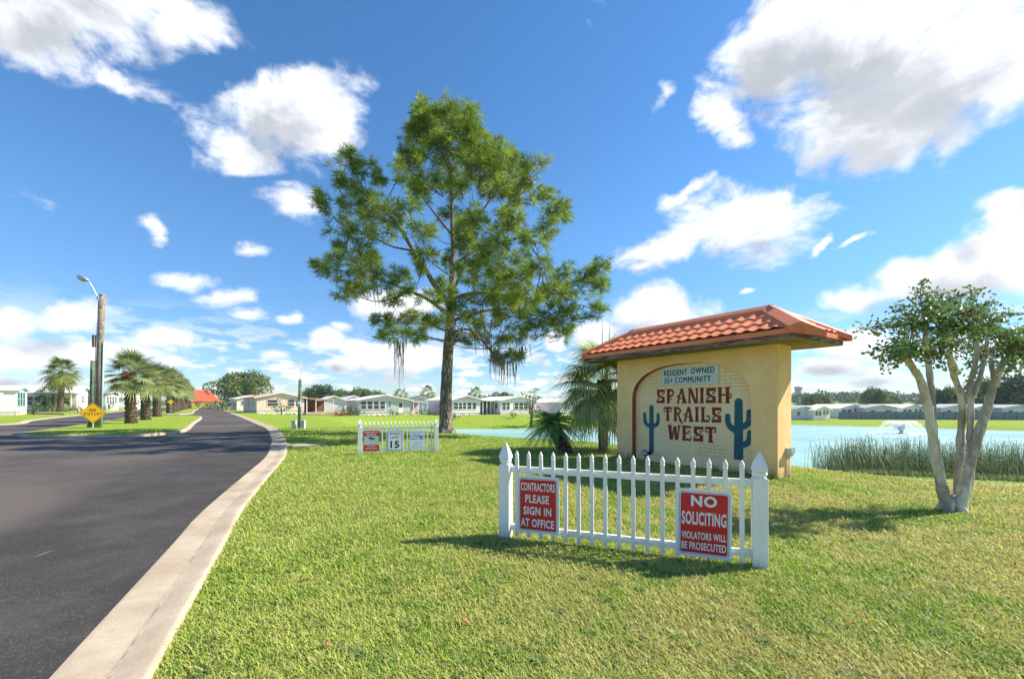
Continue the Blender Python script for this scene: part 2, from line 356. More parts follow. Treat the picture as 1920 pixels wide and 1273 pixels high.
MAT['myrtle'] = foliage('myrtle_leaves', (.045, .125, .03), (.30, .40, .14), .3, .28, (.17, .09, .05), 2.5)
def mk_myrtlebark():
    m, t, b = new_mat('myrtle_bark')
    c = t.nodes.new('ShaderNodeTexCoord'); P = c.outputs['Object']
    n = noise(t, 5, 5, .65, P, (1, 1, .35)); n2 = noise(t, 22, 4, .65, P)
    col = mix_rgb(t, rampf(t, n, .4, .6), (.30, .25, .19), (.62, .56, .46))
    col = mix_rgb(t, rampf(t, n2, .58, .68), col, (.50, .50, .43))
    col = mix_rgb(t, rampf(t, noise(t, 9, 4, .7, P), .62, .72), col, (.12, .09, .065))
    t.links.new(col, b.inputs['Base Color']); b.inputs['Roughness'].default_value = .75
    bump(t, b, n2, .4, .01)
    return m
MAT['myrtlebark'] = mk_myrtlebark()
MAT['reed'] = foliage('reed_stalks', (.12, .18, .08), (.44, .50, .25), .2, .6)
MAT['glass'] = simple('dark_window_glass', (.045, .055, .065), .12, .6, .3, .7)
MAT['screen'] = simple('porch_screen', (.11, .12, .12), .5, .3, .3, .8)
MAT['wwall'] = simple('white_siding', (.88, .79, .79), .6, .3, .05, 2)
MAT['trimw'] = simple('white_trim', (.90, .83, .82), .5, .3, .04, 2)
MAT['roofw'] = simple('white_metal_roof', (.90, .85, .84), .45, .4, .05, .8)
MAT['roofg'] = simple('grey_roof', (.36, .40, .42), .6, .3, .1, .8)
MAT['roofo'] = simple('salmon_roof', (.62, .33, .19), .65, .25, .12, 1)
MAT['roofred'] = simple('orange_red_roof', (.72, .12, .05), .6, .3, .12, 1)
MAT['beige'] = simple('beige_siding', (.72, .56, .48), .6, .25, .06, 2)
MAT['bluewall'] = simple('pale_blue_siding', (.70, .64, .72), .6, .25, .06, 2)
MAT['mint'] = simple('mint_siding', (.52, .58, .50), .6, .25, .06, 2)
MAT['cream'] = simple('cream_siding', (.82, .69, .60), .6, .25, .06, 2)
MAT['tealtrim'] = simple('aqua_trim', (.28, .58, .52), .5, .3, .06, 2)
MAT['skirt'] = simple('pale_skirting', (.66, .58, .48), .8, .2, .15, 3)
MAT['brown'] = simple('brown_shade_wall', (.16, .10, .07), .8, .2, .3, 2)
MAT['greyfence'] = simple('grey_board_fence', (.20, .23, .27), .8, .2, .25, 2)
MAT['towerc'] = simple('tower_concrete', (.42, .42, .42), .7, .2, .08, .3)
MAT['yellow'] = simple('yellow_paint', (.80, .55, .06), .5, .3, .1, 2)
MAT['spray'] = foliage('spray', (.95, .97, .98), (.98, .99, 1.0), .5, .4)

# ------------------------------------------------------------------ helpers
def at(px, py, d): return Vector(((px - CX) / F_PX * d, d, CAMZ - (py - HY) / F_PX * d))
def link(o, parent=None):
    COL.objects.link(o)
    if parent is not None: o.parent = parent
    return o
def tag(o, label, cat, group=None, kind=None):
    o['label'] = label; o['category'] = cat
    if group: o['group'] = group
    if kind: o['kind'] = kind
    return o
def empty(name, loc, rz, label, cat, group=None):
    o = bpy.data.objects.new(name, None); o.location = loc; o.rotation_euler = (0, 0, rz); o.empty_display_size = .3
    link(o); return tag(o, label, cat, group)
def copy_tree(o, parent=None):
    c = o.copy(); COL.objects.link(c)
    if parent is not None: c.parent = parent
    for ch in list(o.children): copy_tree(ch, c)
    return c
class MB:
    """collects faces, then links them as ONE mesh object"""
    def __init__(s): s.v = []; s.f = []; s.smooth = []
    def add(s, vs, fs, sm=False):
        o = len(s.v); s.v += [tuple(p) for p in vs]; s.f += [tuple(i + o for i in f) for f in fs]; s.smooth += [sm] * len(fs); return s
    def box(s, x0, x1, y0, y1, z0, z1, T=None, bev=0):
        vs = [Vector((x, y, z)) for z in (z0, z1) for y in (y0, y1) for x in (x0, x1)]
        if T: vs = [T @ p for p in vs]
        return s.add(vs, [(0, 2, 3, 1), (4, 5, 7, 6), (0, 1, 5, 4), (2, 6, 7, 3), (0, 4, 6, 2), (1, 3, 7, 5)])
    def tube(s, pts, rad, n=8, caps=True, sm=True, jit=0):
        pts = [Vector(p) for p in pts]; k = len(pts)
        if not hasattr(rad, '__len__'): rad = [rad] * k
        vs = []; ref = None
        for i, p in enumerate(pts):
            d = (pts[min(i + 1, k - 1)] - pts[max(i - 1, 0)])
            d = d.normalized() if d.length > 1e-9 else Vector((0, 0, 1))
            if ref is None: ref = d.cross(Vector((0, 1, 0)) if abs(d.y) < .8 else Vector((1, 0, 0)))
            a = (ref - d * ref.dot(d)); a = a.normalized() if a.length > 1e-6 else d.orthogonal().normalized(); b = d.cross(a); ref = a
            for j in range(n):
                t_ = 2 * math.pi * j / n; r = rad[i] * (1 + (random.uniform(-jit, jit) if jit else 0))
                vs.append(p + a * math.cos(t_) * r + b * math.sin(t_) * r)
        fs = [(i * n + j, i * n + (j + 1) % n, (i + 1) * n + (j + 1) % n, (i + 1) * n + j) for i in range(k - 1) for j in range(n)]
        if caps: fs += [tuple(range(n - 1, -1, -1)), tuple((k - 1) * n + j for j in range(n))]
        return s.add(vs, fs, sm)
    def lathe(s, prof, n=12, c=(0, 0, 0), sm=True, rot=0, T=None):
        vs = [Vector((c[0] + r * math.cos(rot + 2 * math.pi * j / n), c[1] + r * math.sin(rot + 2 * math.pi * j / n), c[2] + z)) for r, z in prof for j in range(n)]
        if T: vs = [T @ p for p in vs]
        k = len(prof)
        fs = [(i * n + j, i * n + (j + 1) % n, (i + 1) * n + (j + 1) % n, (i + 1) * n + j) for i in range(k - 1) for j in range(n)]
        fs += [tuple(range(n - 1, -1, -1)), tuple((k - 1) * n + j for j in range(n))]
        return s.add(vs, fs, sm)
    def prism(s, poly, fn, t0, t1):
        """poly (a,b) outline, fn(a,b,t) -> point; solid between t0 and t1"""
        n = len(poly); vs = [fn(a, b, t0) for a, b in poly] + [fn(a, b, t1) for a, b in poly]
        tri = tessellate_polygon([[Vector((a, b, 0)) for a, b in poly]])
        fs = [tuple(t) for t in tri] + [tuple(i + n for i in t) for t in tri] + [(i, (i + 1) % n, (i + 1) % n + n, i + n) for i in range(n)]
        return s.add(vs, fs)
    def build(s, name, mat, parent=None, recalc=True):
        me = bpy.data.meshes.new(name); me.from_pydata(s.v, [], s.f)
        me.polygons.foreach_set('use_smooth', s.smooth)
        if recalc:
            bm = bmesh.new(); bm.from_mesh(me); bmesh.ops.recalc_face_normals(bm, faces=bm.faces); bm.to_mesh(me); bm.free()
        me.materials.append(MAT[mat] if isinstance(mat, str) else mat); me.update()
        o = bpy.data.objects.new(name, me); return link(o, parent)
def np_mesh(name, V, rnd, mat, parent=None, smooth=False):
    """V: (faces, k, 3) separate faces, rnd: (faces,)"""
    V = np.asarray(V, dtype=np.float32); nf, k, _ = V.shape
    me = bpy.data.meshes.new(name)
    me.vertices.add(nf * k); me.vertices.foreach_set('co', V.reshape(-1))
    me.loops.add(nf * k); me.loops.foreach_set('vertex_index', np.arange(nf * k, dtype=np.int32))
    me.polygons.add(nf); me.polygons.foreach_set('loop_start', np.arange(0, nf * k, k, dtype=np.int32))
    a = me.attributes.new('rnd', 'FLOAT', 'POINT'); a.data.foreach_set('value', np.repeat(np.asarray(rnd, dtype=np.float32), k))
    me.update(calc_edges=True)
    me.materials.append(MAT[mat] if isinstance(mat, str) else mat)
    o = bpy.data.objects.new(name, me); return link(o, parent)
def unit(v): return v / np.maximum(np.linalg.norm(v, axis=-1, keepdims=True), 1e-9)
def leaf_quads(P, size, up=.3, aspect=.55, var=.3):
    """one folded-looking quad (4 verts) per point P"""
    n = len(P); d = unit(rng.normal(size=(n, 3)) + np.array([0, 0, -up])); w = unit(np.cross(d, unit(rng.normal(size=(n, 3)))))
    s = (size * (1 + rng.uniform(-var, var, n)))[:, None]
    return np.stack([P, P + d * s * .5 + w * s * aspect * .5, P + d * s, P + d * s * .5 - w * s * aspect * .5], 1)
def blob_points(blobs, dens, shell=.55):
    """points spread through ellipsoid clumps; blobs (x,y,z,r)"""
    out = []
    for (x, y, z, r) in blobs:
        n = max(3, int(dens * r * r)); d = unit(rng.normal(size=(n, 3))); rr = (rng.uniform(shell ** 3, 1, n) ** (1 / 3))[:, None] * r
        out.append(d * rr * np.array([1, 1, .8]) + np.array([x, y, z]))
    return np.concatenate(out)
def text_faces(txt, w, h, bold=.0, sp=None):
    """outline text as a flat mesh scaled to w x h, lower-left at 0,0 -> (verts2d, faces)"""
    cu = bpy.data.curves.new('t', 'FONT'); cu.body = txt; cu.size = 1; cu.space_character = sp or 1.0 + bold * 3.0; cu.offset = bold; cu.resolution_u = 3
    o = bpy.data.objects.new('t', cu); COL.objects.link(o)
    dg = bpy.context.evaluated_depsgraph_get(); me = bpy.data.meshes.new_from_object(o.evaluated_get(dg))
    v = np.array([p.co[:] for p in me.vertices]); fs = [tuple(p.vertices) for p in me.polygons]
    bpy.data.objects.remove(o); bpy.data.meshes.remove(me); bpy.data.curves.remove(cu)
    lo, hi = v.min(0), v.max(0); v = (v - lo) / np.maximum(hi - lo, 1e-6)
    return [(p[0] * w, p[1] * h) for p in v], fs
def pt_in_poly(x, y, poly):
    x = np.asarray(x); y = np.asarray(y); ins = np.zeros(x.shape, bool); n = len(poly)
    for i in range(n):
        x1, y1 = poly[i]; x2, y2 = poly[(i + 1) % n]
        if y1 == y2: continue
        c = ((y1 > y) != (y2 > y)) & (x < (x2 - x1) * (y - y1) / (y2 - y1) + x1); ins ^= c
    return ins
def dist_poly(x, y, poly, closed=True):
    x = np.asarray(x, float); y = np.asarray(y, float); best = np.full(x.shape, 1e9); n = len(poly)
    for i in range(n if closed else n - 1):
        x1, y1 = poly[i]; x2, y2 = poly[(i + 1) % n]; dx, dy = x2 - x1, y2 - y1
        t = np.clip(((x - x1) * dx + (y - y1) * dy) / (dx * dx + dy * dy), 0, 1)
        best = np.minimum(best, np.hypot(x - x1 - t * dx, y - y1 - t * dy))
    return best
def sst(v, a, b):
    t = np.clip((np.asarray(v, float) - a) / (b - a), 0, 1); return t * t * (3 - 2 * t)

# ------------------------------------------------------------------ terrain
WZ = -2.2
LAKE = [(-9.5,63),(-10,56),(-8,46),(-3.5,38),(1.5,32),(5.8,27.8),(10.5,25.0),(16,23.3),(22,21.2),(26,20.2),(31,19.6),(60,23),(150,30),(190,48),(120,56),(71,59),(50,76),(30,71),(16,66),(4,64)]
def terr(x, y):
    x = np.asarray(x, float); y = np.asarray(y, float)
    q = x + .708 * y - 3.5
    s1 = sst(y, 45, 75) * sst(q, 3, 15); s2 = sst(y, 55, 75) * sst(x, 5, 38)
    base = -.5 * s1 - 1.4 * s2 + .25 * sst(-(x + .74 * y + 16.5), .5, 5) * sst(y, 45, 65)
    far = sst(y, 130, 900) * sst(x, 20, 200) * 13 + sst(y, 200, 1500) * 2.0
    base = base + far
    ins = pt_in_poly(x, y, LAKE); d = dist_poly(x, y, LAKE)
    k = sst(d, -2, 12.5)
    Dw = np.where(y > 45, 12.5, 10.5 + 6.5 * sst(x, 2, 9)); u = np.clip(d / Dw, 0, 1); f = np.where(y > 45, u ** .95 * .55 + .45 * sst(u, 0, 1), u ** 1.12)
    z = np.where(ins, WZ - .1 - np.minimum(d * .2, 1.5), WZ + (base - WZ) * f)
    return z + np.where(ins, 0, .0) 
def th(x, y): return float(terr(np.array([x]), np.array([y]))[0])

KI = [(.1,-3.0),(-1.65,.6),(-2.525,2.335),(-3.59,4.49),(-4.34,6.0),(-5.62,8.955),(-7.12,12.37),(-9.35,16.6),(-11.25,19.9),(-15.4,26.7),(-19.7,32.8),(-31.8,50),(-59.6,89),(-131,190)]
def offs(pl, w):
    out = []
    for i, p in enumerate(pl):
        a = Vector(pl[max(i - 1, 0)]); b = Vector(pl[min(i + 1, len(pl) - 1)]); d = (b - a).normalized()
        out.append((p[0] + d.y * w, p[1] - d.x * w))
    return out
def smooth_pl(pl, n=6):
    out = []
    for i in range(len(pl) - 1):
        p0, p1, p2, p3 = (Vector(pl[max(i - 1, 0)]), Vector(pl[i]), Vector(pl[i + 1]), Vector(pl[min(i + 2, len(pl) - 1)]))
        for k in range(n):
            t = k / n
            out.append(tuple(.5 * ((2 * p1) + (-p0 + p2) * t + (2 * p0 - 5 * p1 + 4 * p2 - p3) * t * t + (-p0 + 3 * p1 - 3 * p2 + p3) * t ** 3)))
    out.append(pl[-1]); return out
KI = smooth_pl(KI)
KO = offs(KI, .50)
KL = smooth_pl([(-75, 6), (-60, 14), (-47, 21.5), (-36.5, 30), (-44.5, 40), (-58.5, 58), (-86, 95), (-160, 193)], 6)
KLo = offs(KL, -.5)
def ribbon(name, rows, mat, label=None):
    """rows: list of polylines of (x,y,z) with equal length"""
    n = len(rows[0]); mb = MB(); vs = [p for r in rows for p in r]
    fs = [(j * n + i, j * n + i + 1, (j + 1) * n + i + 1, (j + 1) * n + i) for j in range(len(rows) - 1) for i in range(n - 1)]
    mb.add(vs, fs, True); o = mb.build(name, mat, None, False); o['kind'] = 'structure'; return o

def build_ground():
    ang = np.concatenate([np.linspace(-64, 64, 190), np.linspace(64, 296, 40)[1:-1]]); na = len(ang)
    rad = np.concatenate([[0.0], np.geomspace(.6, 120, 150), np.geomspace(128, 2400, 40)])
    A, Rr = np.meshgrid(np.radians(ang), rad); X = Rr * np.sin(A); Y = Rr * np.cos(A)
    Z = terr(X, Y)
    nr = len(rad); V = np.stack([X, Y, Z], -1).reshape(-1, 3)
    f = [(i * na + j, i * na + (j + 1) % na, (i + 1) * na + (j + 1) % na, (i + 1) * na + j) for i in range(1, nr - 1) for j in range(na)]
    f = [(a, b, c, d)[::-1] for a, b, c, d in f]
    f += [(0, na + j, na + (j + 1) % na) for j in range(na)]
    mb = MB(); mb.add(V.tolist(), f, True); o = mb.build('ground', 'lawn', None, False); o['kind'] = 'structure'
    bm = bmesh.new(); bm.from_mesh(o.data)
    bmesh.ops.recalc_face_normals(bm, faces=bm.faces)
    bm.faces.ensure_lookup_table()
    if bm.faces[100].normal.z < 0: bmesh.ops.reverse_faces(bm, faces=bm.faces)
    bm.to_mesh(o.data); bm.free()
build_ground()
# lake
mb = MB(); wx = np.linspace(-14, 200, 60); wy = np.linspace(14, 84, 40)
mb.add([(x, y, WZ) for y in wy for x in wx], [(j * 60 + i, j * 60 + i + 1, (j + 1) * 60 + i + 1, (j + 1) * 60 + i) for j in range(39) for i in range(59)], True)
o = mb.build('lake_water', 'water', None, False); o['kind'] = 'structure'

# road: strip between the two kerb lines, plus the junction in the foreground
poly = [(p[0] + .01, p[1]) for p in KI] + [(p[0], p[1]) for p in reversed(KL)] + [(-75, -3)]
tri = tessellate_polygon([[Vector((x, y, 0)) for x, y in poly]])
mb = MB(); mb.add([(x, y, .006) for x, y in poly], [tuple(t) for t in tri]); o = mb.build('road', 'asphalt', None, True); o['kind'] = 'structure'
if o.data.polygons[0].normal.z < 0: o.data.flip_normals()
def kerb_line(name, a, w, hgt=.05, outer=1):
    prof = [(0, .012), (.04, .020), (w * .52, .010), (w * .60, .016), (w * .80, hgt * .8), (w * .93, hgt), (w, hgt), (w + .02, -.05)]
    rows = [[(x, y, z) for x, y in offs(a, d * outer)] for d, z in prof]
    return ribbon(name, rows, 'concrete')
k1 = kerb_line('kerb', KI, .50); k2 = kerb_line('kerb', KL, .5, .07, -1)
# dark dirt line in the gutter and the expansion joints
rows = [[(x, y, z) for x, y in offs([p for p in KI if p[1] < 40], d)] for d, z in ((.285, .0160), (.30, .0158), (.318, .0165))]
ribbon('gutter_line', rows, 'dirtline')
mb = MB()
acc = 0
for i in range(1, len(KI)):
    a, b = Vector(KI[i - 1]), Vector(KI[i]); sl = (b - a).length
    if b.y > 30: break
    while acc < sl:
        p = a + (b - a) * (acc / sl); d = (b - a).normalized(); nrm = Vector((d.y, -d.x))
        q = [(p + nrm * u + d * w_) for u, w_ in ((.005, -.006), (.495, -.006), (.495, .006), (.005, .006))]
        mb.add([(q[0].x, q[0].y, .020), (q[1].x, q[1].y, .056), (q[2].x, q[2].y, .056), (q[3].x, q[3].y, .020)], [(0, 1, 2, 3)])
        acc += 3.05
    acc -= sl
# medians between the two lanes
def island(name, outline, n=4):
    pts = smooth_pl(outline + [outline[0]], n)[:-1]; m = len(pts)
    area = sum(pts[i][0] * pts[(i + 1) % m][1] - pts[(i + 1) % m][0] * pts[i][1] for i in range(m))
    if area < 0: pts.reverse()
    def inset(d):
        out = []
        for i in range(m):
            a = Vector(pts[i - 1]); b = Vector(pts[(i + 1) % m]); t_ = (b - a).normalized(); out.append((pts[i][0] - t_.y * d, pts[i][1] + t_.x * d))
        return out
    mb = MB(); rows = [(0, 0), (.02, .11), (.06, .13), (.22, .13), (.24, .10)]
    vs = [(x, y, z) for d, z in rows for x, y in inset(d)]
    mb.add(vs, [(j * m + i, j * m + (i + 1) % m, (j + 1) * m + (i + 1) % m, (j + 1) * m + i) for j in range(len(rows) - 1) for i in range(m)])
    o1 = mb.build('kerb', 'concrete', None, True); o1['kind'] = 'structure'
    ins = inset(.23); tri = tessellate_polygon([[Vector((x, y, 0)) for x, y in ins]])
    mb = MB(); mb.add([(x, y, .14) for x, y in ins], [tuple(t) for t in tri]); o2 = mb.build(name, 'lawn', None, True); o2['kind'] = 'structure'
    if o2.data.polygons[0].normal.z < 0: o2.data.flip_normals()
    return ins
ISL = [(-23.8,20.3),(-21.6,19.1),(-19.6,18.9),(-17.9,19.2),(-17.0,20.2),(-17.4,22.5),(-19.6,26),(-24.5,33),(-30.6,42),(-36.5,50),(-40.5,53),(-43.5,51),(-38.5,42),(-33,34.5),(-28,27),(-25,22.5)]
ISL1 = island('median_grass', ISL)
def seg_isl(d0, d1):
    r = lambda d: -5.4 - .72 * d
    return [(r(d0) + 2.6, d0 - 1), (r(d0 + 4) + 3.4, d0 + 4), (r((d0 + d1) / 2) + 3.4, (d0 + d1) / 2), (r(d1) + 3.2, d1), (r(d1), d1 + 2), (r(d1) - 3, d1 + 1), (r((d0 + d1) / 2) - 3.4, (d0 + d1) / 2), (r(d0 + 4) - 3.2, d0 + 3), (r(d0) - .5, d0 - 2)]
island('median_grass', seg_isl(62, 92)); island('median_grass', seg_isl(101, 180))
# short concrete walk stub, driveways
def slab(name, pts, z, mat='concrete', drop=.08):
    mb = MB(); mb.prism(pts, lambda a, b, t: (a, b, t), z - drop, z); o = mb.build(name, mat); o['kind'] = 'structure'; return o
slab('sidewalk', [(-8.55, 15.0), (-6.9, 15.15), (-6.9, 16.1), (-8.9, 16.0)], .035)

# ------------------------------------------------------------------ grass blades
def build_grass():
    n = 720000; r = 1.9 * np.exp(rng.uniform(0, math.log(30 / 1.9), n)); a = np.radians(rng.uniform(-56, 56, n))
    x = r * np.sin(a); y = r * np.cos(a)
    ki = np.array(KO); lim = np.interp(y, ki[:, 1], ki[:, 0]) + .03 - np.abs(rng.normal(size=n)) * .03
    ok = (x > lim) & (y > 1.2)
    isl = (r > 17) & pt_in_poly(x, y, ISL1)
    ok |= isl
    d = dist_poly(x, y, LAKE); ok &= ~pt_in_poly(x, y, LAKE) & (d > .5)
    ok &= ~pt_in_poly(x, y, [(-8.6, 15.0), (-6.9, 15.1), (-6.9, 16.15), (-8.95, 16.05)])
    wl = (x - 2.93) * .561 + (y - 11.88) * -.827; wn = (x - 2.93) * .827 + (y - 11.88) * .561
    ok &= ~((wl > -.0) & (wl < 4.15) & (wn > .12) & (wn < .56))
    x, y, r, isl = x[ok], y[ok], r[ok], isl[ok]; n = len(x); z = np.where(isl, .14, terr(x, y))
    sc = (r / 2.5) ** .62
    patch = (np.sin(x * 1.7 + 1.1) * np.sin(y * 2.3 + x * .6) + np.sin(x * 4.1 - y * 3.3)) * .25
    h = (.024 + .022 * rng.random(n)) * (1 + .35 * patch) * (r / 2.5) ** .22
    tall = rng.random(n) < .03; h[tall] *= 1.7
    w = .0030 * sc * (1 + .5 * rng.random(n))
    az_ = rng.uniform(0, 2 * math.pi, n); lean = rng.uniform(.25, 1.15, n)
    dirx, diry = np.cos(az_), np.sin(az_); sx, sy = -diry, dirx
    base = np.stack([x, y, z - .004], 1)
    def at_(f, hh): return base + np.stack([dirx * lean * h * f, diry * lean * h * f, h * hh], 1)
    mid = at_(.35, .62); tip = at_(1.0, .95); sv = np.stack([sx * w, sy * w, np.zeros(n)], 1)
    q = np.stack([base - sv, base + sv, mid + sv * .8, mid - sv * .8], 1)
    t3 = np.stack([mid - sv * .8, mid + sv * .8, tip, tip], 1)
    rn = rng.random(n)
    # triangles for the tips: keep them as thin quads
    t3[:, 2] = tip + sv * .12; t3[:, 3] = tip - sv * .12
    o = np_mesh('grass', np.concatenate([q, t3]), np.concatenate([rn, rn]), 'blade')
    o['kind'] = 'stuff'; o['label'] = 'short mown lawn grass, green with dry strawy patches'; o['category'] = 'grass'
build_grass()

# ------------------------------------------------------------------ fences and their signs
def picket_fence(name, loc, rz, length, label, posts_h=1.07, tilt=0):
    t = empty(name, loc, rz, label, 'fence', 'white picket fence panels')
    def post(x):
        mb = MB(); s = .062
        mb.lathe([(s * 1.414 - .004, -.1), (s * 1.414, .0), (s * 1.414, .815), (s * 1.25, .835)], 4, (x, 0, 0), False, R(45))
        p = mb.build('post', 'vinyl_dirty', t)
        bv = p.modifiers.new('b', 'BEVEL'); bv.width = .006; bv.segments = 2; bv.limit_method = 'ANGLE'
        mb = MB(); mb.lathe([(.050, .835), (.060, .85), (.066, .87), (.060, .888), (.050, .893)], 16, (x, 0, 0))
        mb.lathe([(.080, .893), (.086, .905), (.078, .935), (.058, .985), (.030, 1.035), (.006, posts_h)], 4, (x, 0, 0), False, R(45))
        c = mb.build('cap', 'vinyl', p)
    post(0); post(length)
    for z0, z1 in ((.10, .165), (.745, .812)):
        MB().box(.055, length - .055, -.016, .022, z0, z1).build('rail', 'vinyl', t)
    n = 17
    for i in range(n):
        x = .145 + (length - .29) * i / (n - 1)
        mb = MB(); w = .0195
        mb.box(x - w, x + w, -.040, -.0175, .045, .895)
        mb.lathe([(.017, .895), (.023, .903), (.023, .915), (.017, .922), (.024, .932), (.020, .955), (.010, .975), (.002, .99)], 8, (x, -.029, 0))
        mb.build('picket', 'vinyl', t)
    return t
f1a, f1b = Vector((-.07, 4.8, 0)), Vector((2.26, 3.896, 0))
f1rz = math.atan2(f1b.y - f1a.y, f1b.x - f1a.x); f1len = (f1b - f1a).length
fence1 = picket_fence('picket_fence', f1a, f1rz, f1len, 'white vinyl picket fence panel nearest the camera, carrying two red signs')
f2a, f2b = Vector((-4.5, 12.63, 0)), Vector((-2.37, 13.33, 0))
f2rz = math.atan2(f2b.y - f2a.y, f2b.x - f2a.x); f2len = (f2b - f2a).length
fence2 = picket_fence('picket_fence', f2a, f2rz, f2len, 'white vinyl picket fence panel beside the pine, carrying three small signs', 1.05)

def rrect(x0, x1, z0, z1, r, n=4):
    out = []
    for cx, cz, a0 in ((x1 - r, z1 - r, 0), (x0 + r, z1 - r, 90), (x0 + r, z0 + r, 180), (x1 - r, z0 + r, 270)):
        for k in range(n + 1):
            a = math.radians(a0 + 90 * k / n); out.append((cx + r * math.cos(a), cz + r * math.sin(a)))
    return out
def sign(name, fence_loc, rz, x0, z0, w, h, layers, lines, label, group, y=-.044, thing_cat='sign', tilt=0):
    """flat plate on the pickets. layers: (rect,radius,mat,name); lines: (text,x0,z0,w,h,mat,bold)"""
    T = Matrix.Translation(fence_loc) @ Matrix.Rotation(rz, 4, 'Z')
    p = T @ Vector((x0, y, z0))
    t = empty(name, p, rz, label, thing_cat, group); t.rotation_euler = (0, tilt, rz)
    k = 0
    for (rc, r, mat, nm) in layers:
        mb = MB(); y0, y1 = (-.004 - .0009 * k, -.0005 - .0009 * k) if k else (-.004, 0.003)
        mb.prism(rrect(rc[0], rc[1], rc[2], rc[3], r), lambda a, b, tt: (a, tt, b), y1, y0); mb.build(nm, mat, t); k += 1
    yy = -.004 - .0009 * k - .0008
    bymat = []
    for (s_, lx, lz, lw, lh, mat, bold) in lines:
        v, f = text_faces(s_, lw, lh, bold); mb = MB(); bymat.append((mat, mb))
        mb.add([(lx + a, yy, lz + b) for a, b in v], f)
    for mat, mb in bymat:
        mb.build('lettering', mat, t, False)
    return t
def red_layers(w, h):
    return [((0, w, 0, h), .015, 'signwhite', 'panel'), ((.022, w - .022, .024, h - .024), .028, 'navy', 'border_line'),
            ((.026, w - .026, .028, h - .028), .025, 'signwhite', 'border'), ((.034, w - .034, .036, h - .036), .02, 'signred', 'field')]
w_, h_ = .475, .615
sign('notice_sign', f1a, f1rz, .155, .105, w_, h_, red_layers(w_, h_),
     [('CONTRACTORS', .045, .455, .385, .09, 'signwhite', .025), ('PLEASE', .095, .325, .27, .09, 'signwhite', .03),
      ('SIGN IN', .075, .195, .315, .09, 'signwhite', .03), ('AT OFFICE', .045, .065, .375, .09, 'signwhite', .03)],
     'red and white sign reading CONTRACTORS PLEASE SIGN IN AT OFFICE', 'signs on the fences')
sign('notice_sign', f1a, f1rz, 1.79, .062, w_, h_ + .02, red_layers(w_, h_ + .02),
     [('NO', .125, .475, .225, .105, 'signwhite', .04), ('SOLICITING', .045, .300, .385, .125, 'signwhite', .03),
      ('VIOLATORS WILL', .045, .165, .385, .068, 'signwhite', .022), ('BE PROSECUTED', .045, .065, .385, .072, 'signwhite', .022)],
     'red and white sign reading NO SOLICITING VIOLATORS WILL BE PROSECUTED', 'signs on the fences', tilt=R(.6))
w2, h2 = .44, .60
t = sign('notice_sign', f2a, f2rz, .10, .12, w2, h2, [((0, w2, 0, h2), .01, 'signred', 'panel'), ((.012, w2 - .012, .175, h2 - .165), .004, 'signgrey', 'field')],
     [('SECURITY', .04, .52, .36, .055, 'signwhite', .02), ('NOTICE', .09, .45, .26, .052, 'signwhite', .02),
      ('24', .11, .115, .06, .04, 'signwhite', .01), ('HOUR', .19, .115, .15, .04, 'signwhite', .01), ('SURVEILLANCE', .05, .05, .34, .045, 'signwhite', .01)],
     'small red and grey security notice with a black camera symbol', 'signs on the fences')
mb = MB()
for pl in ([(.13, .375), (.27, .34), (.31, .37), (.17, .41)], [(.20, .345), (.225, .34), (.225, .31), (.20, .315)], [(.275, .345), (.315, .335), (.325, .355), (.30, .37)]):
    mb.prism(pl, lambda a, b, tt: (a, tt, b), -.0065, -.0068 - .0002 * len(mb.f) / 10)
mb.build('camera_symbol', 'black', t)
t = sign('speed_limit_sign', f2a, f2rz, .78, .11, .43, .60, [((0, .43, 0, .60), .02, 'signgrey', 'panel'), ((.012, .418, .012, .588), .015, 'navy', 'border_line'), ((.020, .410, .020, .580), .012, 'signwhite', 'field')],
     [('SPEED', .05, .475, .33, .07, 'black', .0), ('LIMIT', .085, .355, .26, .07, 'black', .0), ('15', .085, .07, .26, .22, 'black', .03)],
     'white speed limit sign reading SPEED LIMIT 15, between two other signs', 'signs on the fences')
t = sign('crime_watch_sign', f2a, f2rz, 1.44, .10, .45, .61, [((0, .45, 0, .61), .03, 'guard', 'panel'), ((.014, .436, .014, .596), .025, 'signwhite', 'field')],
     [('NEIGHBORHOOD', .04, .535, .37, .032, 'signblue', .01), ('CRIME WATCH', .07, .475, .30, .036, 'signblue', .01),
      ('WE REPORT ALL', .10, .235, .25, .026, 'signblue', .005), ('SUSPICIOUS', .12, .18, .21, .026, 'signblue', .005), ('PERSONS TO THE', .07, .12, .31, .026, 'signblue', .005), ('POLICE DEPARTMENT', .05, .06, .35, .030, 'signblue', .01)],
     'pale crime watch sign with a blue eye symbol, nearest the pine trunk', 'signs on the fences')
mb = MB()
mb.prism([(.03, .44), (.42, .44), (.42, .405), (.25, .40), (.03, .42)], lambda a, b, tt: (a, tt, b), -.0062, -.0064)
mb.prism([(.03, .33), (.42, .33), (.42, .35), (.25, .345), (.03, .37)], lambda a, b, tt: (a, tt, b), -.0062, -.0064)
mb.build('eye_outline', 'signblue', t)
MB().prism([(.335 + .028 * math.cos(a), .375 + .028 * math.sin(a)) for a in np.linspace(0, 6.0, 12)], lambda a, b, tt: (a, tt, b), -.0062, -.0066).build('pupil', 'black', t)

